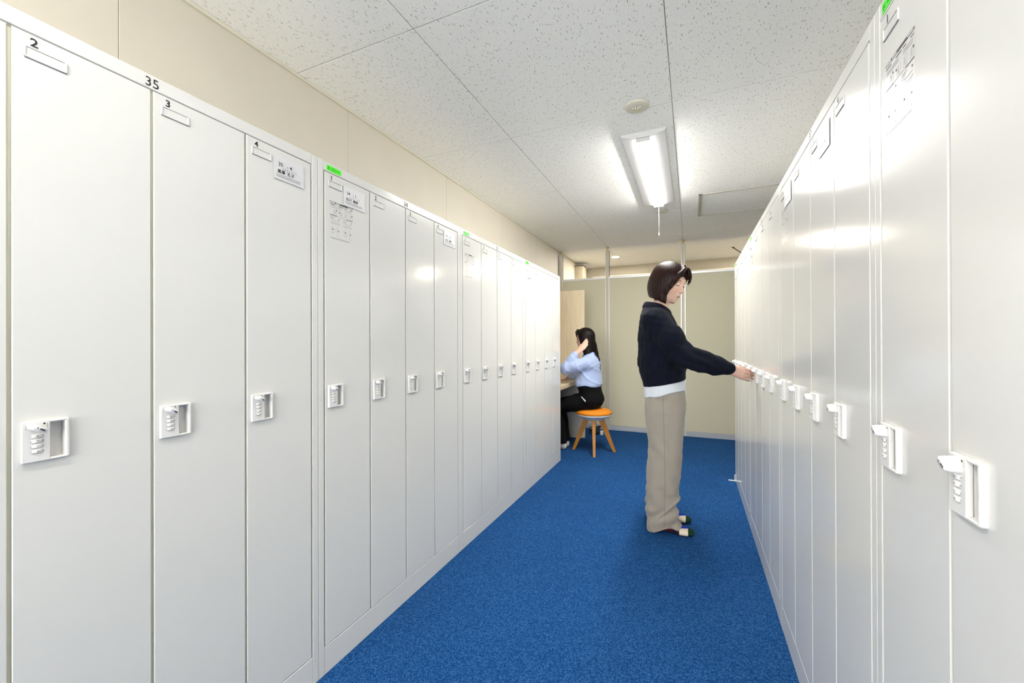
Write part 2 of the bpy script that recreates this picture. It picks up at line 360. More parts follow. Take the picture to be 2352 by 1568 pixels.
# ------------------------------------------------------------------ lockers (local frame: x right, y into the locker, z up)
GAP = .003; PIT = .2125; S0 = .025
DZ0, DZ1 = .0965, 1.7335
DWD = PIT - 2 * GAP
LA = .0095                                    # lock offset from the door's left edge
def casing():
    b = MB(); w = UW - .0006; e = .0012; ST = .0222
    b.box(.0003, ST, 0, LD, 0, LH, bev=e); b.box(w - ST, w, 0, LD, 0, LH, bev=e)
    b.box(ST + .0006, w - ST - .0006, .0002, LD, LH - .033, LH, bev=e)
    b.box(ST + .0006, w - ST - .0006, .0002, .03, .0, .0935, bev=e)
    b.box(ST, w - ST, LD - .004, LD, .09, LH - .03); b.box(ST, w - ST, .03, LD, .080, .090)
    # jambs seen through the gaps round the doors
    b.box(ST, ST + .02, .0063, .030, .09, LH - .03, 1); b.box(w - ST - .02, w - ST, .0063, .030, .09, LH - .03, 1)
    for i in (1, 2, 3): x = S0 + PIT * i; b.box(x - .012, x + .012, .0063, .030, .09, LH - .03, 1)
    b.box(ST, w - ST, .0063, .030, LH - .05, LH - .0325, 1); b.box(ST, w - ST, .0063, .030, .0925, .11, 1)
    return b.mesh('casing', [M['locker'], M['locker_in']])
def doorpanel():
    b = MB(); x0, x1, z0, z1 = 0, DWD, DZ0, DZ1; c = .0011; T = .0058
    hx0, hx1, hz0, hz1 = LA + .0345, LA + .0585, .918, .988
    X = [x0 + c, hx0, hx1, x1 - c]; Z = [z0 + c, hz0, hz1, z1 - c]
    for i in range(3):
        for j in range(3):
            if (i, j) != (1, 1): b.quad(X[i], X[i + 1], Z[j], Z[j + 1], 0)
    A = [(x0 + c, 0, z0 + c), (x1 - c, 0, z0 + c), (x1 - c, 0, z1 - c), (x0 + c, 0, z1 - c)]
    B = [(x0, c, z0), (x1, c, z0), (x1, c, z1), (x0, c, z1)]; D = [(x0, T, z0), (x1, T, z0), (x1, T, z1), (x0, T, z1)]
    b.add(A + B, [(i, i + 4, (i + 1) % 4 + 4, (i + 1) % 4) for i in range(4)])
    b.add(B + D, [(i, i + 4, (i + 1) % 4 + 4, (i + 1) % 4) for i in range(4)])
    for i in range(3):
        for j in range(3):
            if (i, j) != (1, 1): b.add([(X[i], T, Z[j]), (X[i + 1], T, Z[j]), (X[i + 1], T, Z[j + 1]), (X[i], T, Z[j + 1])], [(0, 3, 2, 1)])
    return b.mesh('door', M['locker'])
def holder():      # card frame: raised pan with folded ends, a slit above and a lip below
    b = MB(); x0, x1, z0, z1 = .0135, .0715, 1.686, 1.708
    b.box(x0, x1, -.0026, 0, z0, z0 + .0022, bev=.0006); b.box(x0 + .003, x1 - .003, -.0022, 0, z1 - .0022, z1, bev=.0006)
    b.box(x0, x0 + .0035, -.0026, 0, z0, z1 - .001, bev=.0008); b.box(x1 - .0035, x1, -.0026, 0, z0, z1 - .001, bev=.0008)
    b.box(x0 + .002, x1 - .002, -.0012, 0, z0 + .001, z1 - .003)
    b.box(x0 + .002, x1 - .002, -.0008, 0, z0 - .0012, z0, 1); b.box(x0 + .005, x1 - .005, -.0004, 0, z1, z1 + .0010, 1)
    return b.mesh('card_holder', [M['locker'], M['greyprint']])
def housing():
    b = MB(); a = LA; P = -.0075; z0, z1 = .914, .992
    b.box(a, a + .0365, P, .0, z0, z1, bev=.0012)                       # lock body
    b.box(a + .033, a + .0364, .0005, .0094, z0 + .003, z1 - .003)      # pocket, left wall
    b.box(a + .0565, a + .0635, P, .011, z0, z1, bev=.0022)             # outer rim
    b.box(a + .0355, a + .060, P, .011, z1 - .0045, z1, bev=.0012); b.box(a + .0355, a + .060, P, .011, z0, z0 + .0045, bev=.0012)
    b.box(a + .034, a + .060, .0095, .011, z0 + .003, z1 - .003)        # pocket bottom
    y = P - .0002
    b.disc(a + .0095, z1 - .006, .0016, y, 1, 10); b.disc(a + .0285, z1 - .006, .0016, y, 1, 10)
    for k in range(4):
        b.quad(a + .0045, a + .0057, z1 - .0125 + k * .0022 - .002, z1 - .0112 + k * .0022 - .002, y, 2)
        b.quad(a + .0318, a + .0330, z1 - .0115 + k * .0022 - .002, z1 - .0102 + k * .0022 - .002, y, 2)
    for k in range(4):   # thin grey lines painted as the shade under each dial
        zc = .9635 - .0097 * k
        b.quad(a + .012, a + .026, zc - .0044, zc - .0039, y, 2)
    return b.mesh('lock_housing', [M['plastic'], M['black'], M['greyprint']])
def knob():
    b = MB(); a = LA; c = Vector((a + .0185, -.0075, .9785)); n = 10; vs = []; fs = []
    X = Matrix.Translation(c) @ Matrix.Rotation(math.radians(33), 4, 'Y')
    for (y, s) in ((0, .92), (-.009, .88), (-.015, .78), (-.0165, .70)):
        for i in range(2 * n):
            t = 2 * PI * i / (2 * n); cx = .0085 if math.cos(t) > 0 else -.0085
            vs.append(((cx + .0055 * math.cos(t)) * s, y, .0062 * math.sin(t) * s))
    m = 2 * n
    for k in range(3):
        for i in range(m): j = (i + 1) % m; fs.append((k * m + i, k * m + j, (k + 1) * m + j, (k + 1) * m + i))
    fs.append(tuple(3 * m + i for i in range(m)))
    b.add(vs, fs, 0, True, X)
    b.quad(.000, .0075, -.0012, .0012, -.0167, 1, X); b.disc(-.004, 0.0005, .0011, -.0167, 1, 8, X)
    return b.mesh('lock_knob', [M['plastic'], M['black']])
def dial(k):
    b = MB(); a = LA; zc = .9635 - .0097 * k; R = .0125; c = (a + .019, -.0075 + .0095)
    prof = [(R - .0008, zc - .0032), (R, zc - .0024), (R, zc + .0024), (R - .0008, zc + .0032)]; n = 9; vs = []; fs = []
    for r, z in prof:
        for i in range(n): t = math.radians(-52 + 104 * i / (n - 1)); vs.append((c[0] + r * math.sin(t), c[1] - r * math.cos(t), z))
    for q in range(3):
        for i in range(n - 1): fs.append((q * n + i, q * n + i + 1, (q + 1) * n + i + 1, (q + 1) * n + i))
    fs.append(tuple(range(n))[::-1]); fs.append(tuple(3 * n + i for i in range(n)))
    b.add(vs, fs, 0, False)
    for d, ch in zip((-38, 0, 38), ('789', '678', '012', '345')[k]):
        X = Matrix.Translation((c[0], c[1], zc)) @ Matrix.Rotation(math.radians(d), 4, 'Z')
        b.text(ch, .0048, 0, -.0017, -R - .0002, 2, 0., 'CENTER', X)
    return b.mesh('number_dial', [M['plastic'], M['black'], M['ink']])
def doornum(k): return MB().text(str(k), .0225, .0275, 1.7112, -.0004, 0, .0004, 'CENTER').mesh('door_number', M['black'])
def sheet():       # instruction sheet: clear film printed black
    b = MB(); x0, x1, z0, z1 = .020, .121, 1.5065, 1.6385; y = -.0005; w = x1 - x0
    b.quad(x0 - .002, x1 + .002, z0 - .002, z1 + .002, -.0002, 0)
    def R(u0, u1, v0, v1, mi=1, yy=y): b.quad(x0 + u0 * w, x0 + u1 * w, z1 - v1, z1 - v0, yy, mi)
    R(0, 1, 0, .0052, 1); R(.015, .22, .0012, .0040, 0, y - .0001); R(.25, .42, .0012, .0040, 0, y - .0001); R(.78, .98, .0012, .0040, 0, y - .0001)
    for u0, u1 in ((.02, .22), (.38, .58), (.63, .74), (.88, .99)): R(u0, u1, .0092, .0112)
    for v in range(3): R(.03, .5, .0145 + v * .0032, .0155 + v * .0032, 2); R(.63, .95, .0145 + v * .0032, .0155 + v * .0032, 2)
    for u in (.16, .42, .64, .86):          # door sketches
        for (p, q, r, s_) in ((0, .13, .027, .0275), (0, .13, .0445, .045), (0, .008, .027, .045), (.122, .13, .027, .045)): R(u + p, u + q, r, s_, 2)
        R(u + .045, u + .065, .030, .042, 2)
    for u, v in ((.28, .0285), (.40, .0325), (.97, .0300)): b.disc(x0 + u * w, z1 - v, .0022, y - .0001, 1, 8)
    R(.0, .3, .0475, .0495); R(.3, .72, .0475, .0485, 2); R(.72, 1, .0475, .0495)
    for u in (.0, .55):
        for v in range(4): R(u + .02, u + .2 - .02 * v, .0535 + v * .003, .0545 + v * .003, 2)
        b.disc(x0 + (u + .38) * w, z1 - .058, .002, y - .0001, 1, 8); R(u + .1, u + .4, .0655, .0668, 2)
        for v in range(3): R(u + .03, u + .42, .072 + v * .003, .0728 + v * .003, 2)
        b.ring(x0 + (u + .12) * w, z1 - .098, .0095, .0006, y, 2); b.disc(x0 + (u + .12) * w, z1 - .098, .0026, y - .0001, 1, 8)
        b.ring(x0 + (u + .35) * w, z1 - .100, .006, .0005, y, 2); R(u + .34, u + .37, .098, .102); R(u + .30, u + .31, .086, .118, 2)
        R(u + .05, u + .2, .110, .1112, 2); R(u + .32, u + .36, .117, .119, 2); R(u + .40, u + .43, .119, .121, 2)
    R(.0, .9, .1265, .1282, 2); R(.07, .8, .1298, .1312, 2)
    return b.mesh('instruction_sheet', [M['film'], M['black'], M['greyprint']])
def card(num, kana, name):
    b = MB(); x0, x1, z0, z1 = .0785, .1795, 1.6405, 1.7115; y = -.0028
    b.box(x0, x1, -.0024, -.0018, z0, z1)
    b.text(num, .0155, x0 + .014, z1 - .028, y, 1, .0001); 
    if kana: b.text(kana, .0085, x0 + .026, z1 - .0375, y, 2, .00005, sx=.8)
    if name: b.text(name, .0125, x0 + .011, z1 - .0495, y, 1, .00025)
    else:
        for u in (.012, .026, .046, .060): b.quad(x0 + u, x0 + u + .009, z1 - .050, z1 - .040, y, 2)
    for r in (0, 1):
        x = x0 + .008; rnd = random.Random(3 + r)
        while x < x1 - .014: w = rnd.uniform(.0016, .0034); b.quad(x, x + w, z1 - .0570 - r * .0052, z1 - .0543 - r * .0052, y, 2); x += w + rnd.uniform(.0006, .0016)
    b.quad(x0 + .002, x1 - .002, z0 + .0012, z0 + .0016, y, 2)
    return b.mesh('name_card', [M['paper'], M['black'], M['greyprint']])
def greenlab():
    b = MB(); x0, z0 = .0355, 1.7405
    b.box(x0, x0 + .0615, -.0006, .0, z0, z0 + .019)
    b.text('B1', .0150, x0 + .003, z0 + .0042, -.0009, 1, .0001, sx=.8); b.text('ACロッカー', .0115, x0 + .0195, z0 + .0052, -.0009, 1, .0001, sx=.62)
    return b.mesh('area_label', [M['greenlabel'], M['greenink']])
ME = dict(casing=casing(), door=doorpanel(), holder=holder(), housing=housing(), knob=knob(), dials=[dial(k) for k in range(4)],
          nums={k: doornum(k) for k in (1, 2, 3, 4)}, sheet=sheet(), green=greenlab())
def locker(side, k, number, label, cards={}, sheets=True, gaps=0):
    if side == 'L': loc, rz = (XL, Y0 + UW * k, 0), PI / 2
    else: loc, rz = (XR, Y0 + UW * (k + 1), 0), -PI / 2
    t = empty('locker_unit', loc, rz); tag(t, label, 'locker', 'white four-door steel locker units on the left' if side == 'L' else 'white four-door steel locker units on the right')
    inst(ME['casing'], 'casing', t)
    MB().text(str(number), .0300, UW / 2, LH - .0278, -.0005, 0, 0., 'CENTER', sx=.95).build('unit_number', M['black'], t)
    inst(ME['green'], 'area_label', t)
    for i in range(4):
        d = inst(ME['door'], 'door', t, (S0 + GAP + PIT * i, 0, 0))
        inst(ME['nums'][i + 1], 'door_number', d); inst(ME['holder'], 'card_holder', d); inst(ME['housing'], 'lock_housing', d)
        inst(ME['knob'], 'lock_knob', d)
        for m in ME['dials']: inst(m, 'number_dial', d)
        if i == 0 and sheets: inst(ME['sheet'], 'instruction_sheet', d)
        if i + 1 in cards: inst(cards[i + 1], 'name_card', d)['label'] = 'white paper name card taped beside the card holder'
    return t
locker('L', 0, 35, 'white four-door locker unit marked 35, nearest on the left', {4: card('35   - 4', 'タカサワ コウコ', '高澤  孔子')})
locker('L', 1, 34, 'white four-door locker unit marked 34, with two name cards', {1: card('34   - 1', 'イシカワ ミスズ', '石川  美鈴'), 4: card('34   - 4', 'オウミ ミホ', '近江  美穂')})
locker('L', 2, 33, 'white four-door locker unit marked 33, third from the camera on the left')
locker('L', 3, 32, 'white four-door locker unit marked 32, farthest on the left beside the seated woman')
_c = card('37   - 3', '', '')
locker('R', 0, 36, 'white four-door locker unit nearest on the right, cut by the frame')
locker('R', 1, 37, 'white four-door locker unit second on the right with a glare and two name cards', {1: card('37   - 1', '', ''), 3: _c})
locker('R', 2, 38, 'white four-door locker unit whose lock the standing woman touches')
locker('R', 3, 39, 'white four-door locker unit farthest on the right, by the floor bracket', {1: card('39   - 1', '', '')})

t = empty('floor_bracket', (.31, 3.668, 0)); tag(t, 'small white metal bracket on the carpet at the far end of the right lockers', 'bracket')
MB().box(-.035, .02, -.010, .004, .0, .006, bev=.001).build('foot_plate', M['plastic'], t)
MB().box(.010, .016, .006, .012, .0, .050, bev=.001).build('upright', M['plastic'], t)

# ------------------------------------------------------------------ make-up counter
t = empty('makeup_counter', (XW, 3.70, 0)); tag(t, 'pale birch wall counter the seated woman leans on, with a tall end panel', 'counter')
MB().box(.002, .492, .0, .925, .672, .710, bev=.002).build('worktop', M['woodtop'], t)
MB().box(.002, .488, .925, .955, 0, 1.755, bev=.0015).build('end_panel', M['wood'], t)
MB().box(.002, .45, .002, .027, 0, .672).build('side_panel', M['wood'], t)
MB().box(.002, .022, .027, .925, .30, .672).build('back_panel', M['white_lam'], t)
MB().box(.05, .46, .905, .9245, .0, .66).build('lower_lining', M['white_lam'], t)

# ------------------------------------------------------------------ stool
M['orange'] = noisy(mat('orange_upholstery', (.9, .3, .01), .75), 500., (.66, .20, .0015, 1), (.72, .225, .002, 1), .15, 2., .001)
M['shell'] = mat('pale_grey_blue_shell', (.50, .55, .62), .35)
M['legwood'] = woodmat('orange_stained_wood', (.33, .125, .008, 1), (.42, .165, .012, 1), .35, (8, 8, 1))
SX, SY = -.946, 4.13
t = empty('stool', (SX, SY, 0)); tag(t, 'round stool with an orange cushion on four splayed wooden legs', 'stool')
MB().lathe([(.0, .383), (.178, .388), (.187, .397), (.188, .408), (.176, .424), (.14, .437), (.08, .444), (.0, .446)], 48, caps=False).build('seat_cushion', M['orange'], t)
MB().lathe([(.0, .327), (.10, .329), (.112, .336), (.116, .352), (.150, .360), (.182, .376), (.186, .387), (.180, .390), (.0, .390)], 48, caps=False).build('seat_shell', M['shell'], t)
for fx, fy in ((.055, -.226), (.21, .03), (-.055, .226), (-.21, -.03)):
    a = Vector((fx * .36, fy * .36, .335)); b2 = Vector((fx, fy, 0.0)); d = (b2 - a).normalized(); rad = Vector((fx, fy, 0)).normalized(); tan = Vector((-rad.y, rad.x, 0))
    vs = []
    for p, w, h in ((a, .017, .030), (b2, .012, .015)):
        for s1, s2 in ((-1, -1), (1, -1), (1, 1), (-1, 1)): q = p + tan * s1 * w + rad * s2 * h; vs.append((q.x, q.y, max(q.z, p.z)))
    MB().add(vs, [(0, 1, 5, 4), (1, 2, 6, 5), (2, 3, 7, 6), (3, 0, 4, 7), (0, 3, 2, 1), (4, 5, 6, 7)]).build('leg', M['legwood'], t)

# cables and plug on the floor behind the stool
t = empty('power_cable', (-1.10, 4.86, 0)); tag(t, 'tangle of black cable with a white adapter on the carpet behind the stool', 'cable')
rn = random.Random(5); b = MB()
for c in range(5):
    pts = [(math.cos(a + c) * (.035 + .010 * c) + rn.uniform(-.01, .01), math.sin(a + c) * (.03 + .007 * c), .008 + .02 * c * abs(math.sin(a * .5 + c)) + .006 * c) for a in [k * .45 for k in range(15)]]
    b.tube(pts, .006, 6)
b.tube([(.0, .03, .05), (-.01, .10, .16), (-.02, .16, .22), (-.02, .25, .25)], .005, 6)
b.build('cord', M['black'], t)
b = MB(); b.box(.070, .105, -.03, .010, .0, .055, bev=.005, seg=2); b.build('adapter', M['paper'], t)

t = MB().add([(0, 0, .0), (.006, .001, .001), (.005, .005, .004), (.0, .004, .001), (.003, .002, .006)], [(0, 1, 4), (1, 2, 4), (2, 3, 4), (3, 0, 4), (0, 3, 2, 1)]).build('lint', M['darkmetal'], None, (.222, 2.18, 0))
tag(t, 'tiny dark speck of lint on the blue carpet before the right lockers', 'lint')

# ================================================================== people: signed-distance modelling, meshed by surface nets
class Field:
    def __init__(s, lo, hi, h):
        s.lo = np.array(lo, np.float32); s.h = h; s.n = tuple(int(math.ceil((b - a) / h)) + 1 for a, b in zip(lo, hi))
        s.F = np.full(s.n, .5, np.float32)
    def region(s, lo, hi):
        i0 = np.maximum(np.floor((np.array(lo) - s.lo) / s.h).astype(int), 0); i1 = np.minimum(np.ceil((np.array(hi) - s.lo) / s.h).astype(int) + 1, s.n)
        if (i1 <= i0).any(): return None
        ax = [s.lo[k] + s.h * np.arange(i0[k], i1[k], dtype=np.float32) for k in range(3)]
        return tuple(slice(a, b) for a, b in zip(i0, i1)), ax[0][:, None, None], ax[1][None, :, None], ax[2][None, None, :]
    def put(s, lo, hi, fn, k=.01, op='add'):
        pad = k + 2.5 * s.h; r = s.region(np.array(lo) - pad, np.array(hi) + pad)
        if r is None: return s
        sl, x, y, z = r; d = fn(x, y, z).astype(np.float32); A = s.F[sl]
        if op == 'add': hh = np.maximum(k - np.abs(A - d), 0) / max(k, 1e-6); s.F[sl] = np.minimum(A, d) - hh * hh * k * .25
        else: hh = np.maximum(k - np.abs(A + d), 0) / max(k, 1e-6); s.F[sl] = np.maximum(A, -d) + hh * hh * k * .25
        return s
    def cone(s, a, b, ra, rb, k=.01, op='add', flat=None):
        a = np.array(a, float); b = np.array(b, float); ab = b - a; L2 = (ab * ab).sum() + 1e-12; m = max(ra, rb)
        def f(x, y, z):
            t = np.clip(((x - a[0]) * ab[0] + (y - a[1]) * ab[1] + (z - a[2]) * ab[2]) / L2, 0, 1)
            return np.sqrt((x - a[0] - ab[0] * t) ** 2 + (y - a[1] - ab[1] * t) ** 2 + (z - a[2] - ab[2] * t) ** 2) - (ra + (rb - ra) * t)
        return s.put(np.minimum(a, b) - m, np.maximum(a, b) + m, f, k, op)
    def chain(s, pts, k=.01, join=.012):
        for p, q in zip(pts[:-1], pts[1:]): s.cone(p[:3], q[:3], p[3], q[3], k if p is pts[0] else join)
        return s
    def ell(s, c, r, k=.01, op='add', R=None):
        c = np.array(c, float); r = np.array(r, float); ext = r if R is None else np.full(3, r.max())
        def f(x, y, z):
            X, Y, Z = x - c[0], y - c[1], z - c[2]
            if R is not None: X, Y, Z = (R[0][0] * X + R[1][0] * Y + R[2][0] * Z), (R[0][1] * X + R[1][1] * Y + R[2][1] * Z), (R[0][2] * X + R[1][2] * Y + R[2][2] * Z)
            k0 = np.sqrt((X / r[0]) ** 2 + (Y / r[1]) ** 2 + (Z / r[2]) ** 2); k1 = np.sqrt((X / r[0] ** 2) ** 2 + (Y / r[1] ** 2) ** 2 + (Z / r[2] ** 2) ** 2) + 1e-9
            return k0 * (k0 - 1) / k1
        return s.put(c - ext, c + ext, f, k, op)
    def loft(s, secs, k=.01, p=2., cut0=None, cut1=None, op='add', rnd=.008):
        # secs: (z, cx, cy, rx, ry); cuts: functions of (x, y) giving the lowest / highest z
        S = np.array(secs, float); z0, z1 = S[0, 0], S[-1, 0]
        lo = [(S[:, 1] - S[:, 3]).min(), (S[:, 2] - S[:, 4]).min(), z0 - .01]; hi = [(S[:, 1] + S[:, 3]).max(), (S[:, 2] + S[:, 4]).max(), z1 + .01]
        def sm(z, j):      # smooth interpolation of the sections
            q = z.ravel(); t = np.clip(np.searchsorted(S[:, 0], q) - 1, 0, len(S) - 2); u = np.clip((q - S[t, 0]) / (S[t + 1, 0] - S[t, 0]), 0, 1)
            dv = np.gradient(S[:, j], S[:, 0]); hgt = S[t + 1, 0] - S[t, 0]
            v = (2 * u ** 3 - 3 * u ** 2 + 1) * S[t, j] + (u ** 3 - 2 * u ** 2 + u) * hgt * dv[t] + (-2 * u ** 3 + 3 * u ** 2) * S[t + 1, j] + (u ** 3 - u ** 2) * hgt * dv[t + 1]
            return v.reshape(z.shape)
        def f(x, y, z):
            rx, ry = sm(z, 3), sm(z, 4); q = (np.abs((x - sm(z, 1)) / rx) ** p + np.abs((y - sm(z, 2)) / ry) ** p) ** (1 / p)
            d = (q - 1) * np.minimum(rx, ry)
            b = (z0 if cut0 is None else cut0(x, y)) - z; t = z - (z1 if cut1 is None else cut1(x, y))
            for e in (b, t):
                hh = np.maximum(rnd - np.abs(d - e), 0) / rnd; d = np.maximum(d, e) + hh * hh * rnd * .25
            return d
        return s.put(lo, hi, f, k, op)
    def disp(s, fn, w=.03):
        i = np.nonzero(np.abs(s.F) < w); x, y, z = (s.lo[k] + s.h * i[k] for k in range(3))
        s.F[i] += fn(x, y, z).astype(np.float32); return s
    def nets(s):
        F = s.F; S = F < 0; n = s.n
        c = np.zeros(tuple(m - 1 for m in n), np.int8)
        for dx in (0, 1):
            for dy in (0, 1):
                for dz in (0, 1): c += S[dx:n[0] - 1 + dx, dy:n[1] - 1 + dy, dz:n[2] - 1 + dz]
        act = np.nonzero((c > 0) & (c < 8)); m = len(act[0]); idx = np.full(c.shape, -1, np.int32); idx[act] = np.arange(m)
        P = np.zeros((m, 3)); cnt = np.zeros(m); A = np.stack(act, 1)
        for ax in range(3):
            o = [k for k in range(3) if k != ax]
            for u in (0, 1):
                for v in (0, 1):
                    q = A.copy(); q[:, o[0]] += u; q[:, o[1]] += v; r = q.copy(); r[:, ax] += 1
                    f0 = F[q[:, 0], q[:, 1], q[:, 2]]; f1 = F[r[:, 0], r[:, 1], r[:, 2]]; e = (f0 < 0) != (f1 < 0)
                    t = f0[e] / (f0[e] - f1[e]); w = q[e].astype(float); w[:, ax] += t; P[e] += w; cnt[e] += 1
        P /= cnt[:, None]; P = s.lo + P * s.h
        quads = []
        for ax in range(3):
            o = [(ax + 1) % 3, (ax + 2) % 3]; sl0 = [slice(None)] * 3; sl1 = [slice(None)] * 3; sl0[ax] = slice(0, n[ax] - 1); sl1[ax] = slice(1, n[ax])
            a, b = S[tuple(sl0)], S[tuple(sl1)]; e = np.stack(np.nonzero(a != b), 1)
            ok = np.ones(len(e), bool)
            for k in o: ok &= (e[:, k] > 0) & (e[:, k] < n[k] - 1)
            e = e[ok]; flip = a[e[:, 0], e[:, 1], e[:, 2]]
            g = []
            for (u, v) in ((0, 0), (1, 0), (1, 1), (0, 1)):
                q = e.copy(); q[:, o[0]] -= u; q[:, o[1]] -= v; g.append(idx[q[:, 0], q[:, 1], q[:, 2]])
            Q = np.stack(g, 1); Q[~flip] = Q[~flip][:, ::-1]; quads.append(Q)
        return P, np.concatenate(quads)
    def build(s, name, mats, parent, color=None, mati=None):
        P, Q = s.nets(); o = Vector(parent.location) if parent is not None else Vector((0, 0, 0))
        me = bpy.data.meshes.new(name); V = P - np.array(o)[None]
        me.vertices.add(len(V)); me.vertices.foreach_set('co', V.astype(np.float32).ravel())
        me.loops.add(Q.size); me.loops.foreach_set('vertex_index', Q.astype(np.int32).ravel())
        me.polygons.add(len(Q)); me.polygons.foreach_set('loop_start', np.arange(0, Q.size, 4, dtype=np.int32)); me.polygons.foreach_set('loop_total', np.full(len(Q), 4, np.int32))
        me.polygons.foreach_set('use_smooth', np.ones(len(Q), bool)); me.update(calc_edges=True)
        for m in (mats if isinstance(mats, (list, tuple)) else [mats]): me.materials.append(m)
        if color is not None:
            C = color(P[:, 0], P[:, 1], P[:, 2]); at = me.color_attributes.new('tint', 'FLOAT_COLOR', 'POINT'); at.data.foreach_set('color', np.concatenate([C, np.ones((len(C), 1))], 1).astype(np.float32).ravel())
        if mati is not None: cc = P[Q].mean(1); me.polygons.foreach_set('material_index', mati(cc[:, 0], cc[:, 1], cc[:, 2]).astype(np.int32))
        return inst(me, name, parent)
def wob(x, y, z, s, seed=0):       # cheap smooth noise in -1..1
    r = np.random.RandomState(seed); v = 0
    for i in range(5):
        k = r.normal(size=3) * s; v = v + np.sin(k[0] * x + k[1] * y + k[2] * z + r.uniform(0, 6.28))
    return v / 3.2
def frame(org, yaw, pitch, scale=1.):     # head frame: local x = where the face looks, y = left, z = up
    R = Matrix.Rotation(yaw, 3, 'Z') @ Matrix.Rotation(pitch, 3, 'Y')
    return Vector(org), R, scale
def tw(fr, p): return tuple(fr[0] + fr[1] @ (Vector(p) * fr[2]))
def tl(fr, x, y, z):       # world arrays to local arrays
    o, R, sc = fr; X, Y, Z = x - o[0], y - o[1], z - o[2]
    return tuple((R[0][k] * X + R[1][k] * Y + R[2][k] * Z) / sc for k in range(3))

def skinmat(name, base):
    m = mat(name, base, .48, spec=.35); a = nd(m, 'ShaderNodeVertexColor'); a.layer_name = 'tint'
    lk(m, a, 'Color', bsdf(m), 'Base Color'); b = bsdf(m); b.inputs['Subsurface Weight'].default_value = .12; b.inputs['Subsurface Radius'].default_value = (.012, .005, .003); b.inputs['Subsurface Scale'].default_value = .6
    return m
def hairmat(name, c1, c2, stretch=(70, 70, 3)):
    m = mat(name, c1, .36, spec=.13); tc = nd(m, 'ShaderNodeTexCoord'); mp = nd(m, 'ShaderNodeMapping'); mp.inputs['Scale'].default_value = stretch; lk(m, tc, 'Object', mp, 'Vector')
    n = nd(m, 'ShaderNodeTexNoise', Scale=3.2, Detail=4., Roughness=.7); lk(m, mp, 'Vector', n, 'Vector')
    r = nd(m, 'ShaderNodeValToRGB'); r.color_ramp.elements[0].position = .35; r.color_ramp.elements[1].position = .7; r.color_ramp.elements[0].color = c1; r.color_ramp.elements[1].color = c2
    lk(m, n, 'Fac', r, 'Fac'); lk(m, r, 'Color', bsdf(m), 'Base Color')
    bp = nd(m, 'ShaderNodeBump', Strength=.55, Distance=.003); lk(m, n, 'Fac', bp, 'Height'); lk(m, bp, 'Normal', bsdf(m), 'Normal'); return m
M['skin'] = skinmat('skin', (.6, .4, .3)); 
M['hair_brown'] = hairmat('dark_brown_hair', (.005, .0022, .0018, 1), (.028, .0095, .0065, 1))
M['hair_black'] = hairmat('black_hair', (.003, .002, .002, 1), (.011, .007, .006, 1))
M['lash'] = mat('eyelash', (.012, .008, .007), .6); M['brow'] = mat('eyebrow_hair', (.09, .05, .035), .8)
M['eyewhite'] = mat('eye_white', (.75, .72, .70), .2); M['iris'] = mat('dark_iris', (.02, .012, .008), .15)
M['gold'] = mat('ring_gold', (.85, .65, .30), .2, metal=1.)
def fabric(name, col, rough=.85, scale=900., bump=.2, wave=None, sheen=.2):
    m = mat(name, col, rough, spec=.2); b = bsdf(m); b.inputs['Sheen Weight'].default_value = sheen
    tc = nd(m, 'ShaderNodeTexCoord'); n = nd(m, 'ShaderNodeTexNoise', Scale=scale, Detail=2.); lk(m, tc, 'Object', n, 'Vector'); src = (n, 'Fac')
    if wave:
        mp = nd(m, 'ShaderNodeMapping'); mp.inputs['Scale'].default_value = wave; lk(m, tc, 'Object', mp, 'Vector')
        w = nd(m, 'ShaderNodeTexNoise', Scale=1., Detail=1.); lk(m, mp, 'Vector', w, 'Vector')
        ad = nd(m, 'ShaderNodeMath', operation='ADD'); lk(m, n, 'Fac', ad, 0); lk(m, w, 'Fac', ad, 1); src = (ad, 'Value')
    bp = nd(m, 'ShaderNodeBump', Strength=bump, Distance=.002); lk(m, src[0], src[1], bp, 'Height'); lk(m, bp, 'Normal', b, 'Normal'); return m
M['navy'] = fabric('navy_knit', (.0022, .0038, .0105), .95, 500., .35, (330, 330, 40), 0.)
M['white_shirt'] = fabric('white_cotton', (.60, .64, .68), .8, 700., .1)
M['taupe'] = fabric('taupe_twill', (.295, .262, .220), .8, 1100., .15)
M['seamline'] = mat('taupe_seam_thread', (.20, .165, .13), .9)
M['black_twill'] = fabric('black_twill', (.0022, .0022, .0026), .95, 900., .1, sheen=0.)
M['blue_shirt'] = fabric('pale_blue_poplin', (.36, .44, .66), .7, 900., .1)
M['sockw'] = fabric('white_sock_knit', (.62, .58, .56), .9, 700., .2)
M['button'] = mat('dark_button', (.01, .01, .02), .4)
_m = mat('patterned_sock', (.1, .05, .05), .9, spec=.2); _a = nd(_m, 'ShaderNodeVertexColor'); _a.layer_name = 'tint'; lk(_m, _a, 'Color', bsdf(_m), 'Base Color'); M['sockp'] = _m

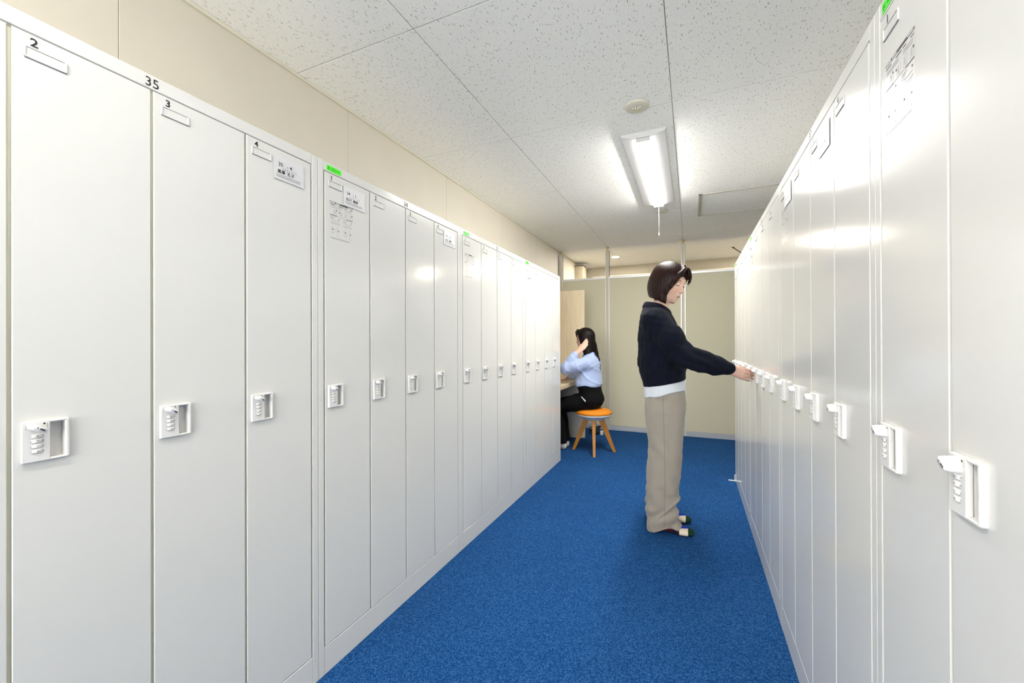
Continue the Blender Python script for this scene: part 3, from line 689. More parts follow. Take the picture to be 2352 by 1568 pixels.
def face(F, fr, kk=1.):
    s = fr[2]; R = fr[1]; Rn = [[R[i][j] for j in range(3)] for i in range(3)]
    def E(c, r, k=.01, op='add'): F.ell(tw(fr, c), [q * s for q in r], k, op, Rn)
    def K(a, b, ra, rb, k=.01, op='add'): F.cone(tw(fr, a), tw(fr, b), ra * s, rb * s, k, op)
    E((-.012, 0, .026), (.092, .074, .078)); E((.018, 0, -.028), (.068, .062, .080), .02); E((.026, 0, -.072), (.050, .047, .038), .025)
    K((.062, 0, -.097), (.060, 0, -.092), .0155, .017, .018)
    for y in (-1, 1):
        E((.045, y * .036, -.034), (.030, .027, .028), .02)
    K((.0745, -.030, .024), (.0745, .030, .024), .011, .011, .016)
    for y in (-1, 1): E((.092, y * .030, .001), (.014, .0175, .0105), .010, 'sub')
    K((.080, 0, .010), (.0955, 0, -.030), .0062, .0078, .012); E((.0985, 0, -.034), (.0095, .0092, .0085), .006)
    for y in (-1, 1): E((.0885, y * .0105, -.0375), (.0095, .0062, .0068), .005)
    for y in (-1, 1): E((.0685, y * .0305, .0005), (.0135, .0155, .0110), .003)
    E((.0745, 0, -.058), (.012, .024, .016), .012)
    E((.0815, 0, -.0640), (.0075, .0170, .0036), .005); E((.0800, 0, -.0708), (.0075, .0140, .0042), .005)
    K((.0925, -.019, -.0682), (.0925, .019, -.0682), .0018, .0018, .003, 'sub')
    for y in (-1, 1):
        E((-.008, y * .0745, -.006), (.016, .007, .029), .006); E((-.006, y * .0805, -.004), (.009, .004, .018), .003, 'sub')
def skin_tint(fr, base, lip, extra=None):
    base = np.array(base); lip = np.array(lip)
    def f(x, y, z):
        X, Y, Z = tl(fr, x, y, z); C = np.repeat(base[None], len(x), 0)
        g = lambda v, w: np.exp(-(v / w) ** 2)
        ch = sum(g(X - .062, .03) * g(Y - q * .040, .020) * g(Z + .034, .020) for q in (-1, 1)) * .45
        C = C * (1 - ch[:, None] * np.array([.02, .28, .26]))
        lm = (((Y / .0180) ** 2 + ((Z + .0680) / .0068) ** 2) < 1) & (X > .068)
        C[lm] = lip
        no = g(X - .09, .02) * g(Y, .02) * g(Z + .042, .010) * .3; C = C * (1 - no[:, None] * np.array([.05, .3, .3]))
        if extra is not None: C = extra(C, x, y, z)
        return C
    return f
def features(fr, t, gaze=0.):
    # lashes, brows, eyes as small parts of the head
    o = Vector(t.location)
    def P(p): q = Vector(tw(fr, p)) - o; return tuple(q)
    for y in (-1, 1):
        e = MB(); c = P((.0700, y * .0305, -.0005)); R3 = fr[1].to_4x4()
        X = Matrix.Translation(c) @ R3
        e.lathe([(.0122 * math.sin(a), .0122 * math.cos(a)) for a in [PI * k / 10 for k in range(11)]], 16, 0, True, X @ Matrix.Rotation(PI / 2, 4, 'Y'), caps=False)
        e.lathe([(.0001, .01245), (.0040, .0119)], 12, 1, True, X @ Matrix.Rotation(math.radians(112), 4, 'Y'), caps=False)
        e.build('eye', [M['eyewhite'], M['iris']], t)
        pts = [P((.0842 - .030 * (u * .5) ** 2 * 1.4, y * (.0305 + .0145 * u), -.0042 - .0018 * u * u)) for u in [k / 4 - 1 for k in range(9)]]
        MB().tube(pts, [.0003, .0006, .0009, .0011, .0012, .0012, .0011, .0009, .0005], 6).build('eyelashes', M['lash'], t)
        pts = [P((.0868 - .016 * u * u * (1 if u > 0 else .3), y * (.031 + .0165 * u), .0225 + .0025 * (1 - u * u) - .001 * u)) for u in [k / 4 - 1 for k in range(9)]]
        MB().tube(pts, [.0008, .0017, .0020, .0020, .0019, .0017, .0014, .0010, .0005], 6).build('eyebrow', M['brow'], t)
def strands(fr, t, name, m, paths, rad=.0016, n=7):
    o = Vector(t.location); b = MB()
    for pts in paths:
        # quadratic smoothing through control points
        C = [Vector(tw(fr, p)) - o for p in pts]; out = []
        for i in range(n):
            u = i / (n - 1)
            q = [c.copy() for c in C]
            while len(q) > 1: q = [q[j].lerp(q[j + 1], u) for j in range(len(q) - 1)]
            out.append(q[0])
        b.tube([tuple(v) for v in out], [rad * (1 - .75 * (i / (n - 1)) ** 2) for i in range(n)], 5)
    return b.build(name, m, t)

# ------------------------------------------------------------------ woman standing at the right lockers
def woman_standing():
    t = empty('person', (-.15, 2.63, 0)); tag(t, 'person standing in navy cardigan and taupe trousers, one hand on a right locker', 'person')
    fr = frame((-.124, 2.622, 1.506), math.radians(-27), math.radians(19), 1.03)
    F = Field((-.34, 2.36, -.012), (.345, 2.91, 1.66), .003)
    F.loft([(.72, -.155, 2.63, .09, .14), (.86, -.16, 2.63, .10, .155), (1.0, -.165, 2.63, .088, .125), (1.15, -.185, 2.63, .095, .145), (1.28, -.20, 2.63, .088, .165), (1.335, -.205, 2.63, .05, .12)], .02)
    F.cone((-.205, 2.63, 1.30), (-.150, 2.628, 1.44), .052, .047, .03); F.cone((-.150, 2.628, 1.44), (-.135, 2.625, 1.47), .047, .05, .02)
    face(F, fr)
    F.chain([(-.20, 2.49, 1.285, .050), (-.10, 2.445, 1.13, .042), (-.03, 2.427, 1.055, .034), (.06, 2.432, 1.022, .030), (.14, 2.449, 1.002, .024), (.190, 2.460, .990, .0215)], .03)
    F.cone((.175, 2.457, .986), (.205, 2.4645, .980), .021, .019, .01); F.cone((.175, 2.457, 1.000), (.205, 2.465, .995), .017, .017, .008)
    wr = (.200, 2.464, .985)
    fing = [[(.258, 2.480, .985, .0105), (.287, 2.502, .981, .0082), (.301, 2.515, .977, .0075), (.3120, 2.519, .970, .0068)],
            [(.262, 2.475, .969, .0110), (.292, 2.498, .963, .0084), (.304, 2.512, .958, .0077), (.3120, 2.518, .951, .0070)],
            [(.259, 2.474, .953, .0105), (.288, 2.494, .946, .0080), (.300, 2.509, .940, .0073), (.3110, 2.515, .933, .0066)],
            [(.251, 2.476, .940, .0095), (.273, 2.487, .932, .0076), (.284, 2.498, .927, .0068), (.292, 2.511, .923, .0062)]]
    for i, f in enumerate(fing):
        F.cone((.203, 2.465, .996 - .009 * i), f[0][:3], .0135, f[0][3], .012)
    for f in fing: F.chain(f, .0025, .004)
    F.chain([(.212, 2.474, .992, .013), (.238, 2.494, .996, .0115), (.262, 2.512, .992, .0095), (.283, 2.524, .984, .0080)], .010, .005)
    # far arm, hanging behind the body
    F.chain([(-.20, 2.775, 1.285, .050), (-.22, 2.815, 1.05, .040), (-.20, 2.82, 1.02, .038), (-.15, 2.805, .82, .026)], .03)
    F.chain([(-.15, 2.805, .82, .024), (-.135, 2.802, .76, .022)], .01)
    for i in range(4): F.chain([(-.155 + .014 * i, 2.803, .745, .010), (-.150 + .014 * i, 2.800, .705, .008), (-.145 + .012 * i, 2.795, .672, .007)], .005, .004)
    F.chain([(-.115, 2.80, .79, .011), (-.095, 2.80, .755, .010), (-.09, 2.795, .73, .008)], .008, .004)
    for yc, xo in ((2.555, 0.), (2.715, -.02)):
        F.chain([(-.15 + xo, yc, .80, .078), (-.155 + xo, yc, .47, .052), (-.175 + xo, yc, .30, .050), (-.19 + xo, yc, .085, .033)], .02)
        F.ell((-.200 + xo, yc, .030), (.033, .029, .030), .02); F.cone((-.185 + xo, yc, .050), (-.085 + xo, yc, .026), .034, .024, .02)
        F.ell((-.060 + xo, yc - .002, .018), (.058, .039, .017), .02)
    base = (.60, .40, .31)
    def extra(C, x, y, z):
        h = (x > .17) & (z < 1.05) & (y < 2.6); C[h] = np.array((.56, .36, .29))
        tipm = (x > .300) & h; C[tipm] = np.array((.56, .31, .25)); return C
    F.build('body', M['skin'], t, skin_tint(fr, base, (.38, .19, .17), extra))
    features(fr, t)
    # hair: bob
    H = Field((-.29, 2.46, 1.35), (.03, 2.79, 1.67), .0025)
    def hs(x, y, z):
        X, Y, Z = tl(fr, x, y, z)
        k0 = np.sqrt(((X + .012) / .112) ** 2 + (Y / .093) ** 2 + ((Z - .022) / .101) ** 2); cap = (k0 - 1) * .095
        zz = np.clip((.03 - Z) / .14, 0, 1); rx = .112 + .013 * zz - .036 * zz ** 3; ry = .093 + .010 * zz - .022 * zz ** 3; cx = -.012 - .006 * zz + .012 * zz ** 3
        bell = (np.sqrt(((X - cx) / rx) ** 2 + (Y / ry) ** 2) - 1) * .09
        low = -.113 - .05 * X + .004 * np.sin(Y * 90) + .003 * np.sin(X * 170)
        bell = np.maximum(np.maximum(bell, Z - .03), low - Z)
        d = np.minimum(cap, bell)
        d = np.where(Z < .03, bell, cap)
        # opening for the face: curtain fringe parted off centre
        hb = .018 + .055 * np.clip((.070 - Z) / .075, 0, 1) ** .75 + .004 * np.sin(Z * 120)
        side = np.abs(Y + .004) - hb
        frontx = .064 + .25 * np.clip(Z, 0, .07) - .32 * np.clip(-Z, 0, .07)
        op = np.maximum(np.maximum(frontx - X, side), Z - .084)
        hh = np.maximum(.012 - np.abs(d + op), 0) / .012; d = np.maximum(d, -op) + hh * hh * .003
        # hollow for the neck
        nk = np.maximum(np.sqrt((X + .010) ** 2 + Y ** 2) - .058, Z + .070); d = np.maximum(d, -nk)
        a = np.arctan2(Y, X + .012); g = np.sin(a * 38 + 4 * np.sin(Z * 18)) * .6 + np.sin(a * 91 + 9 * Z) * .5
        return d + .0006 * g
    H.put((-.29, 2.46, 1.35), (.03, 2.79, 1.67), hs, 0.001)
    def lockc(pts): H.chain([(*tw(fr, p[:3]), p[3]) for p in pts], .010, .008)
    lockc([(.060, .000, .104, .011), (.082, -.022, .090, .010), (.078, -.052, .062, .009), (.068, -.068, .020, .009), (.060, -.074, -.018, .008), (.048, -.078, -.055, .006)])
    lockc([(.060, .004, .104, .011), (.086, .022, .088, .008), (.093, .044, .056, .0068), (.089, .059, .028, .0045), (.082, .066, .010, .003)])
    lockc([(.020, -.074, -.085, .016), (.036, -.074, -.106, .010), (.052, -.066, -.118, .005)])
    H.build('hair', M['hair_brown'], t)
    rn = random.Random(4); paths = []
    for i in range(26):                       # near curtain, sweeping to the camera side
        u = rn.random(); v = rn.uniform(-.004, .004)
        paths.append([(.082 + v, -.004 - .02 * u, .108 - .01 * u), (.104 + v, -.024 - .02 * u, .088), (.094, -.056 + v, .044), (.078 - .008 * u, -.072 + v, .006), (.068 - .012 * u, -.073 + .004 * u, -.026 - .022 * u)])
    for i in range(22):                       # far curtain
        u = rn.random(); v = rn.uniform(-.004, .004)
        paths.append([(.085, .004 + v, .106), (.108 + v, .018, .090), (.110, .040 + v, .056), (.104, .054 + v, .028), (.092 - .008 * u, .058 + .010 * u, .006 - .012 * u)])
    for i in range(8):                        # a few loose strands over the forehead
        u = rn.random(); y0 = -.012 + .040 * u
        paths.append([(.084, y0 * .6, .106), (.112, y0, .086), (.110, y0 + rn.uniform(-.006, .012), .055), (.101, y0 + rn.uniform(-.008, .02), .030)])
    for i in range(12):                       # tips of the bob curling under the jaw
        u = rn.random(); paths.append([(.030, -.080, -.06 - .02 * u), (.040, -.083, -.095), (.050 + .01 * u, -.074, -.113), (.064 + .010 * u, -.060, -.120 - .006 * u)])
    strands(fr, t, 'fringe', M['hair_brown'], paths, .0010)
    # cardigan
    S = Field((-.34, 2.34, .82), (.23, 2.93, 1.41), .004)
    cut = lambda x, y: .856 + .20 * (x + .28)
    S.loft([(.80, -.155, 2.63, .127, .184), (.88, -.157, 2.63, .129, .188), (.95, -.168, 2.63, .138, .190), (1.03, -.172, 2.63, .139, .192), (1.12, -.178, 2.63, .132, .190), (1.20, -.188, 2.63, .119, .188), (1.27, -.198, 2.63, .104, .180),
            (1.32, -.206, 2.63, .086, .150), (1.36, -.212, 2.63, .066, .085), (1.375, -.214, 2.63, .055, .06)], .02, 2.3, cut)
    S.chain([(-.195, 2.478, 1.265, .076), (-.110, 2.440, 1.155, .069), (-.040, 2.424, 1.062, .064), (.045, 2.430, 1.027, .056), (.125, 2.446, 1.006, .0485), (.178, 2.459, .990, .0385)], .035, .03)
    S.cone((.172, 2.457, .993), (.194, 2.4625, .988), .036, .0335, .006)
    S.chain([(-.20, 2.782, 1.265, .074), (-.225, 2.82, 1.05, .055), (-.20, 2.825, 1.02, .054), (-.157, 2.81, .87, .038)], .035, .03)
    S.put((.19, 2.40, .94), (.24, 2.52, 1.05), lambda x, y, z: .1975 - (x * .97 + (y - 2.46) * .22 + (.99 - z) * .12) + 0 * z + 0., .004, 'sub') if False else None
    def fold(x, y, z):
        arm = np.exp(-((z - (1.03 + .12 * np.clip(-x, 0, 1))) / .10) ** 2) * (y < 2.52) * np.clip((.15 - x) / .06, 0, 1)
        v = (.0035 * wob(x, y, z, 30, 1) + .0022 * wob(x, y * .5, z, 75, 2)) * np.clip((.17 - x) / .06, .1, 1)
        v += arm * .0045 * np.sin((x * .8 + z * 1.5) * 62 + 2 * wob(x, y, z, 20, 5)) * (x > -.12)
        v += .003 * np.sin((x * 1.2 - z) * 34 + 1.5) * np.exp(-((z - 1.0) / .07) ** 2) * (x < -.02)
        rib = np.clip((.925 + .18 * (x + .28) - z) / .02, 0, 1); v = v * np.where((y > 2.50) | (x < -.05), 1 - .85 * rib, 1) + rib * .003
        return v
    S.disp(fold); S.build('cardigan', M['navy'], t)
    Cc = Field((-.31, 2.50, 1.30), (-.09, 2.76, 1.42), .003)
    ring = []
    for k in range(25):
        a = 2 * PI * k / 24; x = -.200 + .064 * math.cos(a); y = 2.63 + .074 * math.sin(a); z = 1.368 - .20 * (x + .200) - .02 * max(0, math.cos(a)) ** 2
        ring.append((x, y, z))
    for p, q in zip(ring[:-1], ring[1:]):
        Cc.cone(p, q, .0085, .0085, .010)
        o1 = tuple(np.array(p) + np.array([(p[0] + .206) * .20, (p[1] - 2.63) * .20, -.026])); o2 = tuple(np.array(q) + np.array([(q[0] + .206) * .20, (q[1] - 2.63) * .20, -.026]))
        Cc.cone(o1, o2, .0075, .0075, .014); m1 = tuple((np.array(p) + np.array(o1)) / 2); m2 = tuple((np.array(q) + np.array(o2)) / 2); Cc.cone(m1, m2, .008, .008, .016)
    Cc.build('collar', M['navy'], t)
    # shirt hem below the cardigan
    W_ = Field((-.32, 2.42, .74), (.02, 2.85, .98), .004)
    W_.loft([(.74, -.152, 2.63, .122, .177), (.82, -.153, 2.63, .122, .177), (.97, -.158, 2.63, .112, .165)], .01, 2.4, lambda x, y: .794 + .235 * (x + .28) + .0025 * np.sin(x * 40), rnd=.003)
    W_.disp(lambda x, y, z: .003 * wob(x, y, z * .3, 45, 3)); W_.build('shirt_hem', M['white_shirt'], t)
    # trousers
    T = Field((-.33, 2.42, -.004), (.03, 2.86, .95), .004)
    T.loft([(.72, -.150, 2.63, .112, .158), (.80, -.152, 2.63, .117, .166), (.88, -.155, 2.63, .113, .160), (.94, -.158, 2.63, .105, .150)], .02, 2.3)
    hem = lambda x, y: .010 + .20 * np.clip(x + .175, 0, .2) + .012 * np.sin((x + .2) * 26)
    for yc, xo in ((2.548, 0.), (2.712, -.022)):
        T.loft([(.0, -.153 + xo, yc, .098, .074), (.05, -.155 + xo, yc, .097, .074), (.10, -.163 + xo, yc, .090, .074), (.16, -.164 + xo, yc, .089, .074), (.30, -.156 + xo, yc, .097, .076), (.42, -.148 + xo * .6, yc, .101, .078),
                (.50, -.146 + xo * .5, yc, .101, .080), (.60, -.150 + xo * .3, yc + (.002 if yc < 2.6 else -.002), .110, .083), (.74, -.151, yc + (.004 if yc < 2.6 else -.004), .1155, .085), (.88, -.155, yc + (.016 if yc < 2.6 else -.016), .086, .058)], .02, 2.4, hem)
    def tf(x, y, z):
        n = .0035 * wob(x, y, z * .35, 28, 7) + .0016 * wob(x, y, z, 60, 8)
        b = np.exp(-((z - .10) / .055) ** 2)
        n += b * .009 * np.sin((z - .55 * x) * 62 + .8) - .008 * np.exp(-((z - .9 * (x + .18) - .105) / .012) ** 2) * (x > -.2) * (z < .22) + np.exp(-((z - .20) / .07) ** 2) * .004 * np.sin((z * 1.0 + 1.3 * x) * 40)
        n += .004 * np.sin((x + .18) * 26 - z * 4) * np.clip((.75 - z) / .4, 0, 1)
        n += np.exp(-((z - .50) / .06) ** 2) * .004 * np.sin((x * 1.4 + z) * 42) * (x < -.12)
        return n * np.clip((.84 - z) / .05, 0, 1) + .004 * np.clip((z - .83) / .03, 0, 1)
    T.disp(tf); tr = T.build('trousers', M['taupe'], t)
    from mathutils.bvhtree import BVHTree
    bv = BVHTree.FromPolygons([v.co for v in tr.data.vertices], [tuple(p.vertices) for p in tr.data.polygons]); o = Vector(t.location)
    pts = []
    for k in range(60):
        z = .845 - (.845 - .045) * k / 59; x = -.148 + .006 * math.sin(z * 5) - .006 * (1 - z)
        hit = bv.ray_cast(Vector((x, 2.40, z)) - o, Vector((0, 1, 0)), .4)
        if hit[0] is not None: pts.append(tuple(hit[0] + Vector((0, -.0002, 0))))
    MB().tube(pts, .0011, 5).build('side_seam', M['seamline'], t)
    # patterned socks
    for yc, xo in ((2.535, .008), (2.715, -.008)):
        K = Field((-.27, yc - .06, -.002), (.05, yc + .06, .12), .0025)
        K.ell((-.200 + xo, yc, .032), (.036, .032, .034), .02); K.chain([(-.19 + xo, yc, .10, .036), (-.185 + xo, yc, .055, .037)], .02); K.cone((-.180 + xo, yc, .050), (-.085 + xo, yc, .028), .036, .026, .03)
        K.ell((-.058 + xo, yc - .002, .021), (.064, .041, .0215), .02)
        K.put((-.27, yc - .06, -.002), (.05, yc + .06, .001), lambda x, y, z: z - .0005 + 0 * x + 0 * y, .001, 'sub')
        def sc(x, y, z, xo=xo, yc=yc):
            X = x - xo; C = np.repeat(np.array([[.035, .006, .010]]), len(x), 0)
            C[(X < -.085)] = (.008, .006, .025); C[(X < -.115)] = (.075, .006, .008)
            a = y - yc
            C[(X > -.078) & (X < -.026) & (a < -.010 + .6 * (X + .05)) ] = (.66, .58, .46)
            C[(X > -.070) & (X < -.028) & (a > -.012 + .6 * (X + .05)) ] = (.004, .022, .42)
            C[X > -.030] = (.006, .035, .014); return C
        K.build('sock', M['sockp'], t, sc)
    rg = MB(); d = Vector((.0165, .0100, -.0025)).normalized(); X = Matrix.Translation(Vector((.272, 2.482, .951)) - o) @ d.to_track_quat('Z', 'Y').to_matrix().to_4x4()
    rg.lathe([(.0100, -.0018), (.0112, -.0012), (.0112, .0012), (.0100, .0018)], 20, 0, True, X, caps=False).build('ring', M['gold'], t)
    return t
woman_standing()

# ------------------------------------------------------------------ woman seated on the stool
def woman_seated():
    t = empty('person', (-.965, 4.13, 0)); tag(t, 'person in pale blue shirt seated on the orange stool, hand at the ear', 'person')
    fr = frame((-1.037, 4.128, 1.176), math.radians(180 - 14), math.radians(3), .98)
    F = Field((-1.46, 3.86, -.012), (-.82, 4.44, 1.31), .0035)
    F.loft([(.50, -.97, 4.13, .10, .15), (.66, -.985, 4.13, .085, .125), (.80, -.985, 4.13, .088, .14), (.92, -.975, 4.13, .085, .16), (.985, -.975, 4.13, .05, .12)], .02)
    F.cone((-.975, 4.13, .96), (-1.01, 4.13, 1.09), .050, .046, .03); F.cone((-1.01, 4.13, 1.09), (-1.025, 4.13, 1.13), .046, .05, .02)
    face(F, fr)
    # near arm raised to the ear
    F.chain([(-.985, 3.985, .935, .045), (-1.195, 3.925, .865, .037), (-1.185, 3.925, .875, .036), (-1.100, 3.950, 1.000, .024), (-1.083, 3.957, 1.025, .022)], .02)
    wr = np.array((-1.083, 3.957, 1.022))
    fing = [[(-1.040, 4.000, 1.098, .0105), (-1.022, 4.022, 1.132, .0086), (-1.010, 4.034, 1.150, .0078), (-1.000, 4.040, 1.166, .0070)],
            [(-1.026, 3.994, 1.094, .0110), (-1.005, 4.010, 1.126, .0088), (-.994, 4.020, 1.143, .0080), (-.985, 4.026, 1.156, .0072)],
            [(-1.014, 3.990, 1.084, .0105), (-.994, 4.002, 1.112, .0086), (-.985, 4.010, 1.126, .0078), (-.978, 4.015, 1.138, .0070)],
            [(-1.006, 3.989, 1.070, .0095), (-.990, 3.998, 1.092, .0078), (-.983, 4.004, 1.104, .0070), (-.978, 4.008, 1.114, .0062)]]
    for i, f in enumerate(fing): F.cone(wr + np.array((.004 * i, 0, -.002 * i)), f[0][:3], .0135, f[0][3], .012)
    for f in fing: F.chain(f, .004, .004)
    F.chain([(-1.078, 3.972, 1.035, .013), (-1.070, 3.995, 1.068, .0115), (-1.058, 4.020, 1.095, .0095), (-1.048, 4.035, 1.112, .0080)], .010, .005)
    # far arm, hand resting on the worktop
    F.chain([(-.985, 4.275, .935, .045), (-1.115, 4.31, .775, .035), (-1.255, 4.295, .750, .025), (-1.285, 4.29, .742, .021)], .02)
    for i in range(4):
        y = 4.268 + .014 * i; F.cone((-1.285, 4.29, .736), (-1.345, y, .731), .013, .0105, .012)
    for i in range(4):
        y = 4.268 + .014 * i; F.chain([(-1.345, y, .731, .0102), (-1.375, y - .001, .729, .0085), (-1.398 + .004 * abs(i - 1), y - .002, .7195, .0075)], .004, .004)
    F.chain([(-1.295, 4.276, .732, .012), (-1.325, 4.250, .724, .010), (-1.348, 4.246, .7195, .0085)], .01, .005)
    # legs
    for y0, y1, y2 in ((4.06, 4.045, 4.055), (4.20, 4.19, 4.165)):
        F.chain([(-.985, y0, .53, .070), (-1.33, y1, .445, .055), (-1.325, y1, .42, .055), (-1.262, y2, .075, .034)], .03)
        F.ell((-1.255, y2, .028), (.030, .028, .027), .02); F.cone((-1.27, y2, .045), (-1.37, y2, .024), .032, .022, .02); F.ell((-1.395, y2, .018), (.055, .038, .017), .02)
    def ex(C, x, y, z):
        h = (y < 4.05) & (z > .99) & (z < 1.18) & (np.abs(x + 1.03) < .08) & (y < 4.046 - .5 * np.clip(-1.05 - x, 0, 1)); C[h] = (.62, .41, .31); return C
    F.build('body', M['skin'], t, skin_tint(fr, (.56, .36, .27), (.42, .16, .14), ex))
    features(fr, t)
    H = Field((-1.17, 3.98, .80), (-.84, 4.28, 1.32), .003)
    def hs(x, y, z):
        X, Y, Z = tl(fr, x, y, z)
        k0 = np.sqrt(((X + .010) / .106) ** 2 + (Y / .086) ** 2 + ((Z - .022) / .095) ** 2); cap = (k0 - 1) * .09
        zz = np.clip((.03 - Z) / .24, 0, 1); rx = .106 - .045 * zz; ry = .087 - .012 * zz; cx = -.010 - .042 * zz
        bell = np.maximum((np.sqrt(((X - cx) / rx) ** 2 + (Y / ry) ** 2) - 1) * .085, np.maximum(Z - .03, (-.165 - .35 * (X + .05) + .006 * np.sin(Y * 70)) - Z))
        d = np.where(Z < .03, bell, cap)
        front = np.maximum(.048 - X - .45 * np.clip(.04 - np.abs(Z), -.1, .04) * 0 - .0 * Z, Z - .060)
        cheek = .030 + .25 * np.clip(Z + .01, -.2, .05)
        op = np.maximum(np.maximum(cheek - X, Z - .058), np.abs(Y) - .12)
        d = np.maximum(d, -op)
        nk = np.maximum(np.sqrt((X - .005) ** 2 + Y ** 2) - .052, Z + .075); d = np.maximum(d, -nk)
        a = np.arctan2(Y, X + .012); g = np.sin(a * 44 + 4 * np.sin(Z * 14)) * .6 + np.sin(a * 97) * .4
        return d + .0010 * g
    H.put((-1.17, 3.98, .80), (-.84, 4.28, 1.32), hs, .001)
    H.chain([(-.955, 4.13, 1.10, .045), (-.925, 4.125, 1.02, .030), (-.893, 4.12, .95, .016), (-.878, 4.12, .89, .009), (-.872, 4.12, .84, .005)], .02, .01)
    for y0 in (-.050, -.030, -.010, .010, .030, .050): H.chain([(*tw(fr, q[:3]), q[3]) for q in ((.062, y0 * .8, .092, .010), (.084 - abs(y0) * .2, y0, .070, .0085), (.088 - abs(y0) * .35, y0 * 1.05, .042, .0060), (.085 - abs(y0) * .4, y0 * 1.1, .018, .0030))], .008, .008)
    H.build('hair', M['hair_black'], t)
    rn = random.Random(9); paths = []
    for i in range(40):
        u = rn.random(); y0 = -.045 + .09 * u
        paths.append([(.060, y0 * .8, .098), (.090, y0, .078), (.094, y0 * 1.1, .048), (.088 - abs(y0) * .4, y0 * 1.12, .016 + rn.uniform(-.006, .008))])
    for i in range(26):
        u = rn.random(); paths.append([(.050, .058, .070), (.070, .070, .04), (.052 - .01 * u, .080, -.01), (.030 - .012 * u, .080, -.035 - .02 * u)])
    for i in range(10):
        u = rn.random(); paths.append([(-.095, .03 * u, -.05), (-.110, .03 * u, -.14), (-.125 - .01 * u, .02, -.21), (-.160 - .008 * u, .01, -.31 - .04 * u)])
    strands(fr, t, 'fringe', M['hair_black'], paths, .0010)
    S = Field((-1.29, 3.84, .64), (-.82, 4.42, 1.08), .0035)
    S.loft([(.655, -1.0, 4.13, .128, .165), (.69, -1.0, 4.13, .140, .178), (.75, -.995, 4.13, .134, .174), (.82, -.988, 4.13, .118, .168), (.90, -.978, 4.13, .106, .176), (.955, -.975, 4.13, .090, .155), (1.0, -.978, 4.13, .066, .090), (1.03, -.985, 4.13, .058, .062)], .02, 2.2,
           lambda x, y: .682 - .02 * (x + 1.0) + .008 * np.sin(x * 30))
    S.chain([(-.985, 3.985, .925, .066), (-1.10, 3.945, .890, .062), (-1.192, 3.922, .865, .054), (-1.180, 3.925, .880, .052), (-1.130, 3.940, .955, .045), (-1.108, 3.947, .988, .0385)], .03, .02)
    S.cone((-1.112, 3.946, .982), (-1.095, 3.952, 1.006), .0375, .0365, .004)
    S.chain([(-.985, 4.275, .925, .066), (-1.10, 4.305, .785, .054), (-1.125, 4.31, .775, .048), (-1.215, 4.30, .757, .037), (-1.245, 4.297, .752, .033)], .03, .02)
    def fold(x, y, z):
        v = .0022 * wob(x, y, z, 32, 11)
        cr = lambda ph: 1 - np.abs(np.sin(ph))          # sharp-edged creases
        v -= .006 * cr((z + .8 * x) * 26 + 1.4 * wob(x, y, z, 14, 13)) ** 3 * np.exp(-((z - .79) / .10) ** 2)
        v -= .005 * cr((x * 1.1 + z * .5) * 30 + wob(x, y, z, 20, 14)) ** 3 * (y < 4.03) * (x < -1.02)
        v -= .004 * cr((z * 1.2 - x) * 22 + 1.2 * wob(x, y, z, 16, 15)) ** 3 * np.exp(-((z - .90) / .06) ** 2); return v
    S.disp(fold); S.build('shirt', M['blue_shirt'], t)
    Cc = Field((-1.08, 4.03, .96), (-.88, 4.23, 1.09), .003); ring = []
    for k in range(25):
        a = 2 * PI * k / 24; ring.append((-.985 + .060 * math.cos(a), 4.13 + .064 * math.sin(a), 1.022 + .15 * .060 * math.cos(a)))
    for p, q in zip(ring[:-1], ring[1:]):
        o1 = (p[0] * 1.0 + (p[0] + .985) * .25, p[1] + (p[1] - 4.13) * .25, p[2] - .030); o2 = (q[0] + (q[0] + .985) * .25, q[1] + (q[1] - 4.13) * .25, q[2] - .030)
        Cc.cone(p, q, .005, .005, .003); Cc.cone(o1, o2, .005, .005, .003); Cc.cone(tuple((np.array(p) + o1) / 2), tuple((np.array(q) + o2) / 2), .007, .007, .008)
    Cc.build('collar', M['blue_shirt'], t)
    o = Vector(t.location)
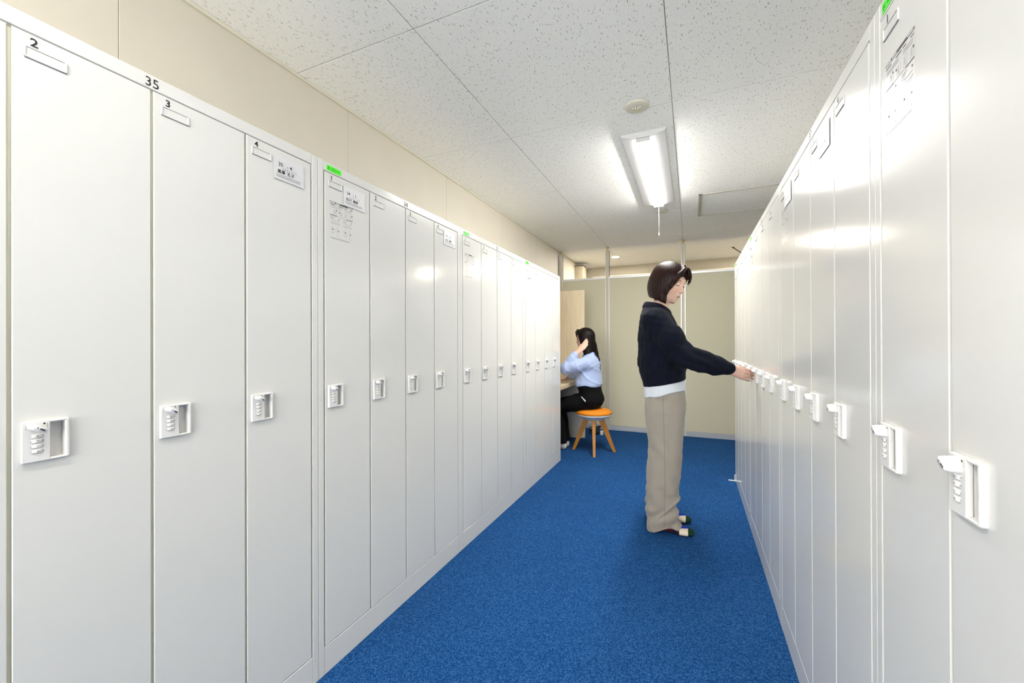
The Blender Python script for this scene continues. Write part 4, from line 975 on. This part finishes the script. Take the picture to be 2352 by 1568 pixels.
    MB().lathe([(.0045, 0), (.0035, .002)], 10, X=Matrix.Translation(Vector((-1.128, 3.903, .955)) - o) @ Matrix.Rotation(PI / 2, 4, 'X')).build('cuff_button', M['button'], t)
    T = Field((-1.45, 3.93, .04), (-.82, 4.34, .72), .004)
    T.ell((-.962, 4.13, .545), (.122, .168, .118), .02); T.loft([(.53, -.965, 4.13, .118, .165), (.60, -.975, 4.13, .112, .158), (.665, -.99, 4.13, .120, .160), (.70, -.995, 4.13, .118, .158)], .02)
    T.put((-1.2, 3.9, .38), (-.80, 4.4, .448), lambda x, y, z: np.maximum(z - .4465, -1.12 - x) + 0 * y, .012, 'sub')
    for y0, y1, y2 in ((4.06, 4.045, 4.055), (4.20, 4.19, 4.165)):
        T.chain([(-1.0, y0, .530, .086), (-1.14, y0 - .005, .492, .084), (-1.34, y1, .445, .074), (-1.335, y1, .415, .070), (-1.30, (y1 + y2) / 2, .26, .060), (-1.268, y2, .090, .052)], .03, .02)
    T.put((-1.5, 3.9, .0), (-1.1, 4.4, .072), lambda x, y, z: z - .070 + 0 * x + 0 * y, .004, 'sub')
    T.disp(lambda x, y, z: .003 * wob(x, y, z, 35, 21)); T.build('trousers', M['black_twill'], t)
    for y2 in (4.055, 4.165):
        K = Field((-1.47, y2 - .06, -.002), (-1.2, y2 + .06, .12), .003)
        K.ell((-1.255, y2, .031), (.033, .031, .031), .02); K.chain([(-1.265, y2, .11, .036), (-1.262, y2, .05, .035)], .02); K.cone((-1.27, y2, .048), (-1.37, y2, .026), .034, .024, .02); K.ell((-1.395, y2, .021), (.058, .040, .0195), .02)
        K.build('sock', M['sockw'], t)
    vs = [(-1.038, 3.953, .582), (-1.026, 3.948, .585), (-.985, 3.950, .545), (-.990, 3.950, .530)]
    MB().add([Vector(v) - o for v in vs] + [Vector(v) + Vector((0, .002, 0)) - o for v in vs], [(0, 1, 2, 3), (7, 6, 5, 4), (0, 4, 5, 1), (1, 5, 6, 2), (2, 6, 7, 3), (3, 7, 4, 0)]).build('pocket_paper', M['paper'], t)
    return t
woman_seated()
